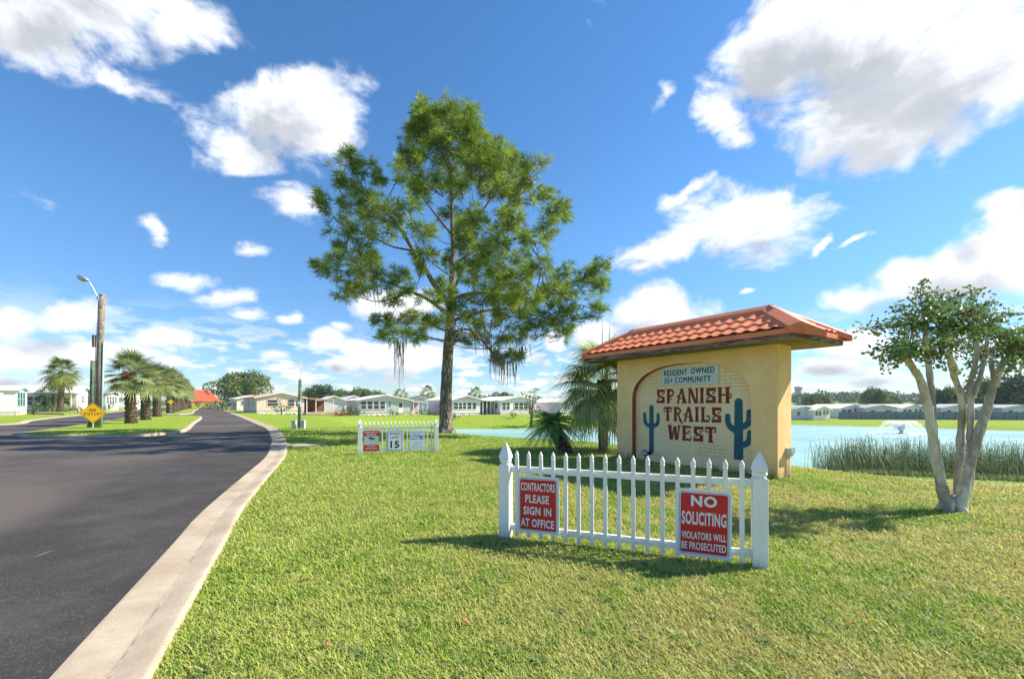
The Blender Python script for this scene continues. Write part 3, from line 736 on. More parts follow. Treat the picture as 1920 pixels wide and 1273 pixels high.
# ------------------------------------------------------------------ the entrance sign wall
WALL = Vector((2.93, 11.88, 0)); WRZ = math.atan2(-.827, .561)
Wm = empty('entrance_sign_wall', WALL, WRZ, 'yellow stucco entrance sign wall with arched panel under a red tiled roof', 'sign wall')
WL_, WD_, WH_ = 4.15, .58, 2.70
arch_c, arch_a, arch_b, spring = 2.08, 1.555, .88, 1.60
def arch_pts(n=48):
    pts = [(arch_c - arch_a, -.15)]
    for i in range(n + 1):
        a = math.pi - math.pi * i / n; c, s_ = math.cos(a), math.sin(a); e = 2 / 2.35
        pts.append((arch_c + arch_a * math.copysign(abs(c) ** e, c), spring + arch_b * abs(s_) ** e))
    pts.append((arch_c + arch_a, -.15)); return pts
AP = arch_pts()
mb = MB()
for i in range(len(AP) - 1):           # front face round the arch
    (x0, z0), (x1, z1) = AP[i], AP[i + 1]
    if x1 - x0 > 1e-5: mb.add([(x0, 0, z0), (x1, 0, z1), (x1, 0, WH_), (x0, 0, WH_)], [(0, 1, 2, 3)])
mb.add([(0, 0, -.15), (AP[0][0], 0, -.15), (AP[0][0], 0, WH_), (0, 0, WH_)], [(0, 1, 2, 3)])
mb.add([(AP[-1][0], 0, -.15), (WL_, 0, -.15), (WL_, 0, WH_), (AP[-1][0], 0, WH_)], [(0, 1, 2, 3)])
mb.add([(0, WD_, -.15), (WL_, WD_, -.15), (WL_, WD_, WH_), (0, WD_, WH_)], [(0, 3, 2, 1)])
mb.add([(0, 0, -.15), (0, WD_, -.15), (0, WD_, WH_), (0, 0, WH_)], [(0, 3, 2, 1)])
mb.add([(WL_, 0, -.15), (WL_, WD_, -.15), (WL_, WD_, WH_), (WL_, 0, WH_)], [(0, 1, 2, 3)])
mb.build('wall', 'stucco', Wm, False)
DEP = .145
mb = MB(); m2 = MB()
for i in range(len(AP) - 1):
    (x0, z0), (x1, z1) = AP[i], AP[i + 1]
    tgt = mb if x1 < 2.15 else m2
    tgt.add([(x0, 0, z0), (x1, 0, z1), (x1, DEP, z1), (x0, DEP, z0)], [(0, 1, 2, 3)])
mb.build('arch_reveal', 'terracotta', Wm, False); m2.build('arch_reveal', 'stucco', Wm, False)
mb = MB(); mb.add([(arch_c - arch_a - .02, DEP, -.15), (arch_c + arch_a + .02, DEP, -.15), (arch_c + arch_a + .02, DEP, 2.52), (arch_c - arch_a - .02, DEP, 2.52)], [(0, 1, 2, 3)])
mb.build('arched_panel', 'panel', Wm, False)

# --- roof
U0, U1, N0, N1, ZE = -.62, WL_ + .66, -.68, WD_ + .70, 2.70
yc = (N0 + N1) / 2; RZ_ = 3.47; R0, R1 = .30, WL_ - .27
MB().box(U0 + .03, U1 - .03, N0 + .03, N1 - .03, ZE + .001, ZE + .02).build('soffit', 'soffit', Wm)
mb = MB(); th_ = .03; zf0, zf1 = ZE - .015, ZE + .10
mb.box(U0, U1, N0, N0 + th_, zf0, zf1); mb.box(U0, U1, N1 - th_, N1, zf0, zf1)
mb.box(U0, U0 + th_, N0 + th_, N1 - th_, zf0, zf1); mb.box(U1 - th_, U1, N0 + th_, N1 - th_, zf0, zf1)
mb.build('fascia', 'fascia', Wm)
e = .045; zt0, zt1 = ZE + .075, ZE + .165
mb = MB()                               # red drip edge round the eaves
mb.box(U0 - e, U1 + e, N0 - e, N0 - .003, zt0, zt1); mb.box(U0 - e, U1 + e, N1 + .003, N1 + e, zt0, zt1)
mb.box(U0 - e, U0 - .003, N0 - .003, N1 + .003, zt0, zt1); mb.box(U1 + .003, U1 + e, N0 - .003, N1 + .003, zt0, zt1)
mb.build('drip_edge', 'rooftrim', Wm)
def slope_pts(c0, c1, r0, r1):
    """solid under-roof slope"""
    return [c0, c1, r1, r0]
zE = zt1
A0, A1, A2, A3 = Vector((U0 - e, N0 - e, zE)), Vector((U1 + e, N0 - e, zE)), Vector((U1 + e, N1 + e, zE)), Vector((U0 - e, N1 + e, zE))
P0, P1 = Vector((R0, yc, RZ_)), Vector((R1, yc, RZ_))
mb = MB(); dz = Vector((0, 0, -.035))
mb.add([A0, A1, P1, P0], [(0, 1, 2, 3)]); mb.add([A1, A2, P1], [(0, 1, 2)]); mb.add([A2, A3, P0, P1], [(0, 1, 2, 3)]); mb.add([A3, A0, P0], [(0, 1, 2)])
for i in range(len(mb.v)): mb.v[i] = tuple(Vector(mb.v[i]) + dz)
mb.build('roof_deck', 'rooftrim', Wm, False)
def tile_slope(c0, c1, r0, r1, pitch=.25, step=.345):
    """pressed metal tiles: waves along the eave, steps up the slope, stopped at the hips"""
    c0, c1, r0, r1 = map(Vector, (c0, c1, r0, r1)); e_ = (c1 - c0); Lx = e_.length; ex = e_.normalized()
    mid = (r0 + r1) / 2 - (c0 + c1) / 2; up = (mid - ex * mid.dot(ex)); H = up.length; up = up.normalized(); nrm = ex.cross(up).normalized()
    if nrm.z < 0: nrm = -nrm
    i0 = (r0 - c0).dot(ex); i1 = (r1 - c0).dot(ex)
    mb = MB(); nx = int(Lx / .0165); rows = []
    t_ = .03; t1 = H - .02; levels = []
    k = 0
    while True:
        a = k * step; b_ = min(a + step, t1)
        if a >= t1 - .02: break
        levels += [(max(a, .03), 1), (b_ - .002, 0)]; k += 1
    for (tt, f) in levels:
        lo = i0 * tt / H; hi = Lx + (i1 - Lx) * tt / H; row = []
        for j in range(nx + 1):
            s_ = j * Lx / nx; s2 = min(max(s_, lo), hi)
            ph = (s2 % pitch) / pitch
            wv = .024 * (math.sin(math.pi * min(ph / .62, 1)) if ph < .62 else -.28 * math.sin(math.pi * (ph - .62) / .38))
            row.append(c0 + ex * s2 + up * tt + nrm * (.004 + wv + .026 * f))
        rows.append(row)
    n = nx + 1
    vs = [p for r in rows for p in r]
    fs = [(a * n + j, a * n + j + 1, (a + 1) * n + j + 1, (a + 1) * n + j) for a in range(len(rows) - 1) for j in range(nx)]
    mb.add(vs, fs, False); return mb
tile_slope(A0, A1, P0, P1).build('tile_field', 'rooftile', Wm, False)
tile_slope(A1, A2, P1, P1 + Vector((0, .001, 0))).build('tile_field', 'rooftile', Wm, False)
tile_slope(A2, A3, P1, P0).build('tile_field', 'rooftile', Wm, False)
tile_slope(A3, A0, P0, P0 + Vector((0, .001, 0))).build('tile_field', 'rooftile', Wm, False)
def cap(p, q, n1, n2, w, name, lift=.045, side=None):
    """folded metal cap along a hip or ridge; n1, n2 run down the two slopes"""
    mb = MB(); p, q = Vector(p), Vector(q); up = Vector((0, 0, lift)); n1 = Vector(n1).normalized(); n2 = Vector(n2).normalized()
    vs = []
    w2_ = w if side is None else side
    for P in (p, q):
        vs += [P + n1 * w + up * 1.0, P + up * 1.12, P + n2 * w2_ + up * 1.0, P + n1 * w - up * .3, P + n2 * w2_ - up * .3]
    mb.add(vs, [(0, 1, 6, 5), (1, 2, 7, 6), (0, 5, 8, 3), (2, 4, 9, 7), (0, 3, 4, 2, 1), (5, 6, 7, 9, 8)])
    return mb.build(name, 'rooftrim', Wm)
dn_f = (A0 + A1) / 2 - (P0 + P1) / 2; dn_f.x = 0; dn_b = dn_f.copy(); dn_b.y = -dn_b.y
dn_r = (A1 + A2) / 2 - P1; dn_r.y = 0; dn_l = (A0 + A3) / 2 - P0; dn_l.y = 0
cap(P0 + Vector((-.05, 0, .0)), P1 + Vector((.05, 0, .0)), dn_f, dn_b, .17, 'ridge_cap', .085)
def hipdir(A, P, slope_dn):
    ax = (A - P).normalized(); d = slope_dn - ax * slope_dn.dot(ax); return d.normalized()
for A, P, da, db, w, w2 in ((A1, P1, dn_f, dn_r, .20, .46), (A2, P1, dn_r, dn_b, .30, .17), (A3, P0, dn_b, dn_l, .12, .12), (A0, P0, dn_l, dn_f, .12, .12)):
    cap(P + (A - P) * -.02, P + (A - P) * .995, hipdir(A, P, da), hipdir(A, P, db), w, 'hip_cap', .082, w2)

# --- board and lettering on the arched panel
YP = DEP
bd = empty('name_board', Wm.matrix_world @ Vector((0, 0, 0)), WRZ, 'pale blue board lettered RESIDENT OWNED 55+ COMMUNITY at the top of the arch', 'board')
bd.location = WALL + Matrix.Rotation(WRZ, 3, 'Z') @ Vector((1.36, YP - .002, 1.975))
BW, BH = 1.50, .42
MB().prism([(0, .01), (BW, 0), (BW + .005, BH - .005), (.005, BH)], lambda a, b_, t_: (a, t_, b_), 0, -.02).build('panel', 'palebox', bd)
for s_, lx, lz, lw, lh in (('RESIDENT', .075, .235, .64, .135), ('OWNED', .82, .25, .58, .135), ('55+', .085, .05, .235, .13), ('COMMUNITY', .385, .05, .93, .135)):
    v, f = text_faces(s_, lw, lh, .0, 1.14); mb = MB()
    for k, (dx, dz_) in enumerate(((-.005, 0), (.005, 0), (0, .004), (0, -.004))): mb.add([(lx + a + dx, -.0215 - .0004 * k, lz + b_ + dz_) for a, b_ in v], f)
    mb.build('lettering', 'greenletter', bd, False)

def west(ch):
    """western display letter in a 0..1 x 0..1 box: list of outlines"""
    o = []
    def stem(x, w, y0=0., y1=1., f=1.55):
        h = w * f / 2; w = w / 2; d = .09
        o.append([(x - h, y0), (x + h, y0), (x + h * .92, y0 + d * .45), (x + w, y0 + d * 1.5), (x + w * .93, (y0 + y1) / 2), (x + w, y1 - d * 1.5), (x + h * .92, y1 - d * .45), (x + h, y1), (x - h, y1), (x - h * .92, y1 - d * .45), (x - w, y1 - d * 1.5), (x - w * .93, (y0 + y1) / 2), (x - w, y0 + d * 1.5), (x - h * .92, y0 + d * .45)])
    def bar(x0, x1, y, h, fl=1.6):
        a, b_ = h * fl / 2, h / 2
        o.append([(x0, y - a), (x0 + .07, y - b_), (x1 - .07, y - b_), (x1, y - a), (x1, y + a), (x1 - .07, y + b_), (x0 + .07, y + b_), (x0, y + a)])
    def diag(x0, y0, x1, y1, w0, w1):
        o.append([(x0 - w0, y0), (x0 + w0, y0), ((x0 + x1) / 2 + min(w0, w1) * .92, (y0 + y1) / 2), (x1 + w1, y1), (x1 - w1, y1), ((x0 + x1) / 2 - min(w0, w1) * .92, (y0 + y1) / 2)])
    def ball(x, y, r, ry=None):
        ry = ry or r * .8; o.append([(x + r * math.cos(a), y + ry * math.sin(a)) for a in np.linspace(0, 2 * math.pi, 13)[:-1]])
    def arc(x, y, rx, ry, a0, a1, w0, w1, n=12):
        a = np.radians(np.linspace(a0, a1, n)); w = np.linspace(w0, w1, n)
        o.append([(x + (rx + ww / 2) * math.cos(q), y + (ry + ww / 2) * math.sin(q)) for q, ww in zip(a, w)] + [(x + (rx - ww / 2) * math.cos(q), y + (ry - ww / 2) * math.sin(q)) for q, ww in zip(a[::-1], w[::-1])])
    if ch == 'S':
        bar(.06, .98, .88, .20, 1.15); bar(.02, .94, .11, .20, 1.15)
        o.append([(.06, .95), (.40, .95), (.38, .62), (.66, .50), (.97, .44), (.97, .03), (.62, .03), (.63, .34), (.40, .42), (.08, .52)])
        arc(.80, .74, .13, .10, 100, -60, .10, .06); ball(.74, .64, .10); arc(.24, .28, .13, .10, 280, 120, .10, .06); ball(.30, .36, .10)
    elif ch == 'P':
        stem(.26, .30); arc(.48, .72, .32, .19, 110, -100, .17, .15); bar(.26, .55, .93, .12, 1.1); arc(.52, .38, .13, .10, 80, 260, .08, .05); ball(.58, .30, .085)
    elif ch == 'R':
        stem(.26, .30); arc(.48, .73, .30, .18, 110, -95, .18, .15); bar(.26, .55, .94, .12, 1.1); diag(.88, -.07, .52, .52, .15, .10); arc(.98, -.02, .12, .09, 180, 330, .09, .05)
        bar(.3, .6, .52, .09, 1.0)
    elif ch == 'A':
        diag(.14, 0, .50, 1, .10, .10); diag(.80, 0, .54, 1, .20, .13); bar(.04, .30, .02, .07, 1.2); bar(.24, .70, .33, .08, 1.0); arc(.16, .45, .10, .09, 250, 60, .06, .05); ball(.20, .50, .07); bar(.54, 1.0, .03, .08, 1.3)
    elif ch == 'N':
        stem(.15, .19); stem(.87, .19); diag(.76, .0, .22, 1, .15, .16)
    elif ch == 'I':
        stem(.5, .62, f=1.5)
    elif ch == 'H':
        stem(.20, .26); stem(.76, .26); bar(.2, .78, .52, .11, 1.0); arc(.94, .48, .12, .10, 150, -90, .08, .06); ball(.95, .36, .08)
    elif ch == 'T':
        stem(.5, .32, 0, 1); bar(.03, .97, .91, .15, 1.3); arc(.14, .76, .10, .10, 100, 290, .09, .06); ball(.20, .68, .08); arc(.86, .76, .10, .10, 80, -110, .09, .06); ball(.80, .68, .08)
    elif ch == 'L':
        stem(.26, .32); bar(.2, .86, .09, .16, 1.2); arc(.80, .28, .14, .14, -90, 110, .13, .06); ball(.70, .40, .095)
    elif ch == 'W':
        diag(.27, 0, .14, 1, .13, .15); diag(.33, 0, .52, .92, .07, .07); diag(.70, 0, .56, .92, .13, .14); diag(.76, 0, .92, .96, .06, .06); bar(.0, .30, .97, .08, 1.2); bar(.80, 1.02, .97, .08, 1.2); ball(.84, .88, .06)
    elif ch == 'E':
        stem(.26, .32); bar(.2, .92, .91, .15, 1.3); bar(.2, .92, .08, .15, 1.3); bar(.26, .70, .50, .10, 1.0); arc(.74, .58, .09, .08, -90, 130, .07, .05); ball(.66, .63, .065); arc(.84, .24, .10, .09, -80, 90, .09, .05)
    return o
lett = empty('painted_words', Wm.location, WRZ, 'oxide red lettering SPANISH TRAILS WEST painted on the arched panel', 'lettering')
Wl = {}
def word(txt, s0, s1, z0, z1, slant=0.0):
    wts = {'I': .48, 'W': 1.25, 'N': 1.0, 'A': 1.08, 'S': .95, 'T': 1.0, 'H': 1.15, 'R': 1.05}
    tot = sum(wts.get(c, 1) for c in txt) + .10 * (len(txt) - 1); x = s0; u = (s1 - s0) / tot
    for ch in txt:
        wch = wts.get(ch, 1) * u; k = 0; mb = MB()
        for ol in west(ch):
            pts = [(x + a * wch, z0 + b_ * (z1 - z0)) for a, b_ in ol]
            tri = tessellate_polygon([[Vector((a, b_, 0)) for a, b_ in pts]])
            yy = YP - .003 - .0005 * k; k += 1
            mb.add([(a, yy, b_) for a, b_ in pts], [tuple(t_) for t_ in tri])
        mb.build('letter', 'redletter', lett, False); x += wch + .10 * u
word('SPANISH', 1.19, 3.13, 1.525, 1.885); word('TRAILS', 1.40, 2.92, 1.085, 1.44); word('WEST', 1.53, 2.80, .625, .99)

def cactus(pieces, name, label):
    t_ = empty(name, Wm.location, WRZ, label, 'painted cactus', 'cacti painted on the arched panel')
    mb = MB(); k = 0
    for pts, r in pieces:          # thick rounded strokes
        pts = smooth_pl(pts, 5) if len(pts) > 2 else pts
        Lf, Rt = [], []
        for i, p in enumerate(pts):
            a = Vector(pts[max(i - 1, 0)]); b_ = Vector(pts[min(i + 1, len(pts) - 1)]); d = (b_ - a).normalized(); rr = r[0] + (r[1] - r[0]) * i / (len(pts) - 1)
            Lf.append((p[0] - d.y * rr, p[1] + d.x * rr)); Rt.append((p[0] + d.y * rr, p[1] - d.x * rr)); end = (p, d, rr)
        p, d, rr = end; ca = math.atan2(d.y, d.x)
        tip = [(p[0] + rr * math.cos(ca + q), p[1] + rr * math.sin(ca + q)) for q in np.radians(np.linspace(-80, 80, 7))]
        ol = Rt + tip + Lf[::-1]; tri = tessellate_polygon([[Vector((a, b_, 0)) for a, b_ in ol]])
        yy = YP - .003 - .0006 * k; k += 1
        mb.add([(a, yy, b_) for a, b_ in ol], [tuple(q) for q in tri])
    mb.build('cactus_shape', 'teal', t_, False)
cactus([([(1.035, .27), (1.035, .9), (1.035, 1.42)], (.075, .066)), ([(1.02, .93), (.88, .98), (.83, 1.08), (.82, 1.25)], (.055, .048)), ([(1.05, .93), (1.19, .98), (1.235, 1.06), (1.24, 1.23)], (.055, .048))],
       'painted_cactus', 'teal saguaro cactus painted left of the red words')
cactus([([(3.30, .30), (3.30, .9), (3.30, 1.55)], (.105, .088)), ([(3.26, .92), (3.13, 1.0), (3.07, 1.10), (3.06, 1.24)], (.072, .06)), ([(3.34, 1.0), (3.46, 1.06), (3.52, 1.14), (3.53, 1.34)], (.072, .06)), ([(3.34, .60), (3.46, .66), (3.525, .74), (3.54, .90)], (.07, .058))],
       'painted_cactus', 'larger teal saguaro cactus painted right of the red words')
# flood light on the ground before the wall, socket box and conduit on its lit end
fl = empty('flood_light', WALL + Matrix.Rotation(WRZ, 3, 'Z') @ Vector((1.05, -.13, 0)), WRZ, 'small black flood light on a ground stake at the foot of the sign wall', 'flood light')
mb = MB(); mb.tube([(0, 0, -.05), (0, 0, .2)], .013, 6); mb.build('stake', 'black', fl)
Tt = Matrix.Translation((0, 0, .24)) @ Matrix.Rotation(R(55), 4, 'X') @ Matrix.Rotation(R(20), 4, 'Y')
MB().lathe([(.03, -.09), (.05, -.05), (.085, .05), (.09, .06)], 14, T=Tt).build('lamp_head', 'black', fl)
MB().lathe([(.078, .0605), (.078, .066)], 14, T=Tt).build('lens', 'metal', fl)
Tt2 = Matrix.Translation((.13, 0, .26)) @ Matrix.Rotation(R(60), 4, 'Y')
MB().lathe([(.025, -.06), (.04, -.02), (.055, .06)], 12, T=Tt2).build('lamp_head', 'black', fl)
sb = empty('socket_box', WALL + Matrix.Rotation(WRZ, 3, 'Z') @ Vector((WL_, .40, .53)), WRZ, 'grey weatherproof socket box with conduit on the sunlit end of the sign wall', 'socket box')
MB().box(0, .09, -.07, .07, -.08, .09).build('box', 'signgrey', sb); MB().box(.091, .115, -.075, .075, -.02, .10).build('cover', 'metal', sb)
mb = MB(); mb.tube([(.03, -.02, -.55), (.03, -.02, -.08)], .012, 6); mb.tube([(.03, .04, -.55), (.03, .04, -.08)], .012, 6); mb.build('conduit', 'cream', sb)

# ------------------------------------------------------------------ the big pine
def bez_path(p0, p1, n=7, sag=.0, wob=.0):
    out = []
    for i in range(n + 1):
        t = i / n; p = p0.lerp(p1, t); p.z += sag * math.sin(math.pi * t); w = wob * math.sin(math.pi * t)
        out.append(p + Vector((random.uniform(-w, w), random.uniform(-w, w), random.uniform(-w, w))))
    return out
def spl3(pts, n=5):
    out = []
    for i in range(len(pts) - 1):
        p0, p1, p2, p3 = pts[max(i - 1, 0)], pts[i], pts[i + 1], pts[min(i + 2, len(pts) - 1)]
        for k in range(n):
            t = k / n; out.append(.5 * ((2 * p1) + (-p0 + p2) * t + (2 * p0 - 5 * p1 + 4 * p2 - p3) * t * t + (-p0 + 3 * p1 - 3 * p2 + p3) * t ** 3))
    out.append(pts[-1]); return out
def build_pine():
    rs = random.Random(3); DP = 22.2
    root = empty('pine_tree', (at(836, 812, DP).x, DP, 0), 0, 'tall pine with a broad open crown and hanging moss beside the lake', 'tree')
    inv = -Vector(root.location)
    W3 = lambda px, py, dd=0: at(px, py, DP + dd) + inv
    # trunk
    tp = [(838,818,.50),(837,804,.40),(836,785,.335),(836,750,.305),(838,700,.285),(841,650,.265),(845,600,.235),(847,560,.20),(848,520,.165),(850,470,.135),(848,420,.115),(846,370,.095),(842,310,.07),(836,250,.045),(832,205,.02)]
    pts = spl3([W3(x, y, -.0) for x, y, r in tp], 4); rr = []
    for i in range(len(tp) - 1):
        for k in range(4): rr.append(tp[i][2] + (tp[i + 1][2] - tp[i][2]) * k / 4)
    rr.append(tp[-1][2])
    mb = MB(); mb.tube(pts, rr, 22, jit=.05)
    # root flare
    for a in range(6):
        q = a * math.pi / 3 + .3; mb.tube([Vector((.22 * math.cos(q), .22 * math.sin(q), .35)), Vector((.40 * math.cos(q), .40 * math.sin(q), .08)), Vector((.55 * math.cos(q), .55 * math.sin(q), -.08))], [.14, .12, .05], 8)
    mb.build('trunk', 'pinebark', root)
    skel = [(p, r) for p, r in zip(pts, rr) if p.z > 4.5]
    limbs = [([(846,575),(815,535),(795,500),(775,470),(752,432),(722,398),(690,372),(655,335)], .15, -1.0), ([(842,590),(800,560),(765,545),(715,525),(660,512),(600,500)], .11, 1.5),
             ([(850,560),(890,550),(940,552),(990,560),(1040,545),(1095,520)], .12, -1.2), ([(852,600),(900,585),(950,580),(1000,590),(1050,600),(1090,590)], .10, 1.6), ([(848,622),(880,618),(905,640),(930,668),(955,680)], .085, -2.0),
             ([(840,622),(800,608),(765,607),(715,605)], .06, -1.4), ([(838,640),(800,632),(760,625),(735,628)], .05, 1.4), ([(848,470),(880,430),(905,395),(940,350),(975,330)], .10, 1.2),
             ([(849,500),(890,470),(940,455),(990,440),(1035,410)], .09, -1.6), ([(847,440),(815,400),(785,360),(765,320)], .07, 1.4), ([(846,380),(870,340),(890,300),(885,250)], .06, -1.0), ([(775,470),(735,462),(690,440),(640,420),(605,380)], .06, 1.8),
             ([(765,545),(735,560),(700,565),(660,550)], .05, -1.5), ([(850,520),(820,500),(790,470),(770,440)], .05, -2.6), ([(855,590),(880,600),(900,612)], .05, 3.2), ([(852,540),(870,500),(880,450),(885,420)], .07, -3.6)]
    mb = MB()
    for pl, r0, dd in limbs:
        n = len(pl); p3 = spl3([W3(x, y, dd * min(1, (i / (n - 1)) * 1.4)) for i, (x, y) in enumerate(pl)], 4); k = len(p3)
        rad = [r0 * (1 - .78 * i / (k - 1)) for i in range(k)]
        mb.tube(p3, rad, 8, jit=.06); skel += [(p, r) for p, r in zip(p3[2:], rad[2:])]
    blobs = [(800,222,32),(862,220,32),(782,250,32),(890,262,34),(920,275,30),(768,300,30),(950,310,30),(835,222,38),(795,238,34),(870,250,38),(772,270,28),(825,280,42),(885,292,40),(935,292,32),(962,312,26),(998,330,30),(905,330,36),(765,305,28),(748,322,22),(800,345,40),(860,345,38),(925,355,38),(980,365,34),(1028,375,28),(1045,405,28),(1022,425,24),(1045,385,20),
             (655,300,22),(683,318,24),(632,336,20),(604,372,16),(672,350,30),(712,335,20),(655,385,30),(700,395,34),(640,425,22),(605,392,14),(735,400,26),(768,392,28),(715,440,26),(668,440,24),(690,470,22),(640,462,16),
             (840,410,30),(895,415,36),(948,425,36),(1000,455,26),(870,455,34),(925,470,38),(980,480,26),(840,485,26),(790,430,22),(800,480,20),(955,395,26),
             (600,505,16),(630,512,20),(660,522,24),(690,505,26),(648,552,18),(680,548,24),(720,525,24),(705,490,22),(752,520,20),(735,560,18),(625,480,14),(665,485,20),(780,500,16),(770,545,14),
             (885,505,34),(930,520,34),(975,520,34),(1020,505,30),(1062,515,28),(1100,510,28),(1122,500,20),(1118,540,26),(1075,550,30),(1120,575,18),(1035,550,32),(990,560,34),(1085,585,26),(1045,592,28),(1060,622,18),(1005,595,28),(1030,618,20),
             (945,560,34),(900,560,30),(860,575,22),(830,540,20),(880,600,26),(925,600,30),(965,600,28),(985,635,22),(945,640,24),(965,668,18),(930,672,12),(870,630,18),(905,632,18),
             (712,598,18),(740,602,20),(770,600,18),(722,625,16),(752,628,16),(800,608,14),(785,630,12),(825,600,16),(812,565,14)]
    P, A = [], []; clump = []
    xc = 855.
    for i, (bx, by, br) in enumerate(blobs):
        # crown radius at this height
        Rr = 7.6 * math.sin(math.pi * min(1, max(.08, (by - 170) / 560.) ** .8)) if by < 640 else 3.6
        dx = (bx - xc) * DP / F_PX; mxd = math.sqrt(max(.4, Rr * Rr - dx * dx)) * .8
        dds = [rs.uniform(-mxd, mxd) - 1.5]
        if br > 30: dds = [-mxd * rs.uniform(.3, .95) - 1.4, mxd * rs.uniform(.1, .8)]
        for dd in dds: clump.append((bx + rs.uniform(-5, 5), by + rs.uniform(-5, 5), br * .79 * (DP + dd) / DP, dd))
    tw = MB()
    for (bx, by, br, dd) in clump:
        c = W3(bx, by, dd); r = br * DP / F_PX
        best = min(skel, key=lambda s: (s[0] - c).length + max(0, s[0].z - c.z + .3) * 1.5)
        s0 = best[0]; path = bez_path(s0, c, 6, -.18, .10); rd = min(best[1] * .7, .06)
        tw.tube(path, [rd * (1 - .7 * k / 6) for k in range(7)], 5)
        nt_ = max(7, int(19 * r * r) + 6)
        for k in range(nt_):
            d = Vector((rs.gauss(0, 1), rs.gauss(0, 1), rs.gauss(0.15, .8))).normalized(); q = c + d * r * rs.uniform(.45, 1.0)
            st = c.lerp(s0, rs.uniform(0, .35)); tw.tube([st, st.lerp(q, .55) + Vector((0, 0, -.06)), q], [.018, .013, .007], 3, False)
            for h in range(rs.choice((2, 3, 3))):
                q2 = q + Vector((rs.gauss(0, .13), rs.gauss(0, .13), rs.gauss(0, .11)))
                dq = (q2 - c).normalized() * .7 + Vector((0, 0, .45)); P.append(q2); A.append(dq)
    for i in range(len(mb.f)): pass
    mb.build('limb', 'limb', root); tw.build('twigs', 'limb', root, False)
    P = np.array([p[:] for p in P]); A = unit(np.array([p[:] for p in A])); n = len(P); NN = 38
    dirs = unit(rng.normal(size=(n, NN, 3)) * .78 + A[:, None, :] * .75)
    ln = .36 * rng.uniform(.7, 1.15, (n, NN, 1)); o0 = P[:, None, :] + dirs * .02
    side = unit(np.cross(dirs, rng.normal(size=(n, NN, 3)))) * .0085
    tip = o0 + dirs * ln + np.array([0, 0, -1]) * (ln ** 2) * .25
    midp = o0 + dirs * ln * .5
    V = np.stack([o0 - side * .5, o0 + side * .5, tip + side * .3, midp - side], 2).reshape(-1, 4, 3)
    cr = np.clip(rng.normal(.45, .22, (n, 1)) + rng.normal(0, .15, (n, NN)), 0, 1).reshape(-1)
    np_mesh('needles', V, cr, 'needle', root)
    # hanging moss
    Vs = []
    for (mx, my, dd, ln_, k) in ((748,640,-.5,2.3,26),(735,635,.3,1.1,16),(778,635,0,.7,12),(760,630,.8,.8,12),(868,612,-1,1.1,18),(892,628,-1.2,1.0,18),(926,655,-1.5,1.6,26),(940,668,-1.8,1.5,26),(956,680,-2,1.1,20),(700,540,-1,1.2,14),(972,655,-1.4,1.1,16),(986,650,-1,.8,12),(1000,610,1,1.0,14),(905,600,2,.9,12),(1020,600,-1,.8,12),(852,600,1,.8,10),(795,600,1,.7,10),(965,640,1.2,1.2,16),(915,640,.6,1.0,14)):
        c = W3(mx, my, dd)
        for j in range(k):
            x0, y0 = c.x + rs.gauss(0, .14), c.y + rs.gauss(0, .12); l = ln_ * rs.uniform(.4, 1); w = rs.uniform(.012, .035); z0 = c.z + rs.uniform(-.1, .15)
            x, y, z = x0, y0, z0; ns = 5; a = rs.uniform(0, 3.14)
            for q in range(ns):
                x1, y1, z1 = x + rs.gauss(0, .03), y + rs.gauss(0, .03), z - l / ns; w1 = w * (1 - .75 * (q + 1) / ns); w0 = w * (1 - .75 * q / ns); ca, sa = math.cos(a), math.sin(a)
                Vs.append([(x - ca * w0, y - sa * w0, z), (x + ca * w0, y + sa * w0, z), (x1 + ca * w1, y1 + sa * w1, z1), (x1 - ca * w1, y1 - sa * w1, z1)]); x, y, z = x1, y1, z1
    np_mesh('hanging_moss', Vs, rng.random(len(Vs)), 'moss', root)
build_pine()

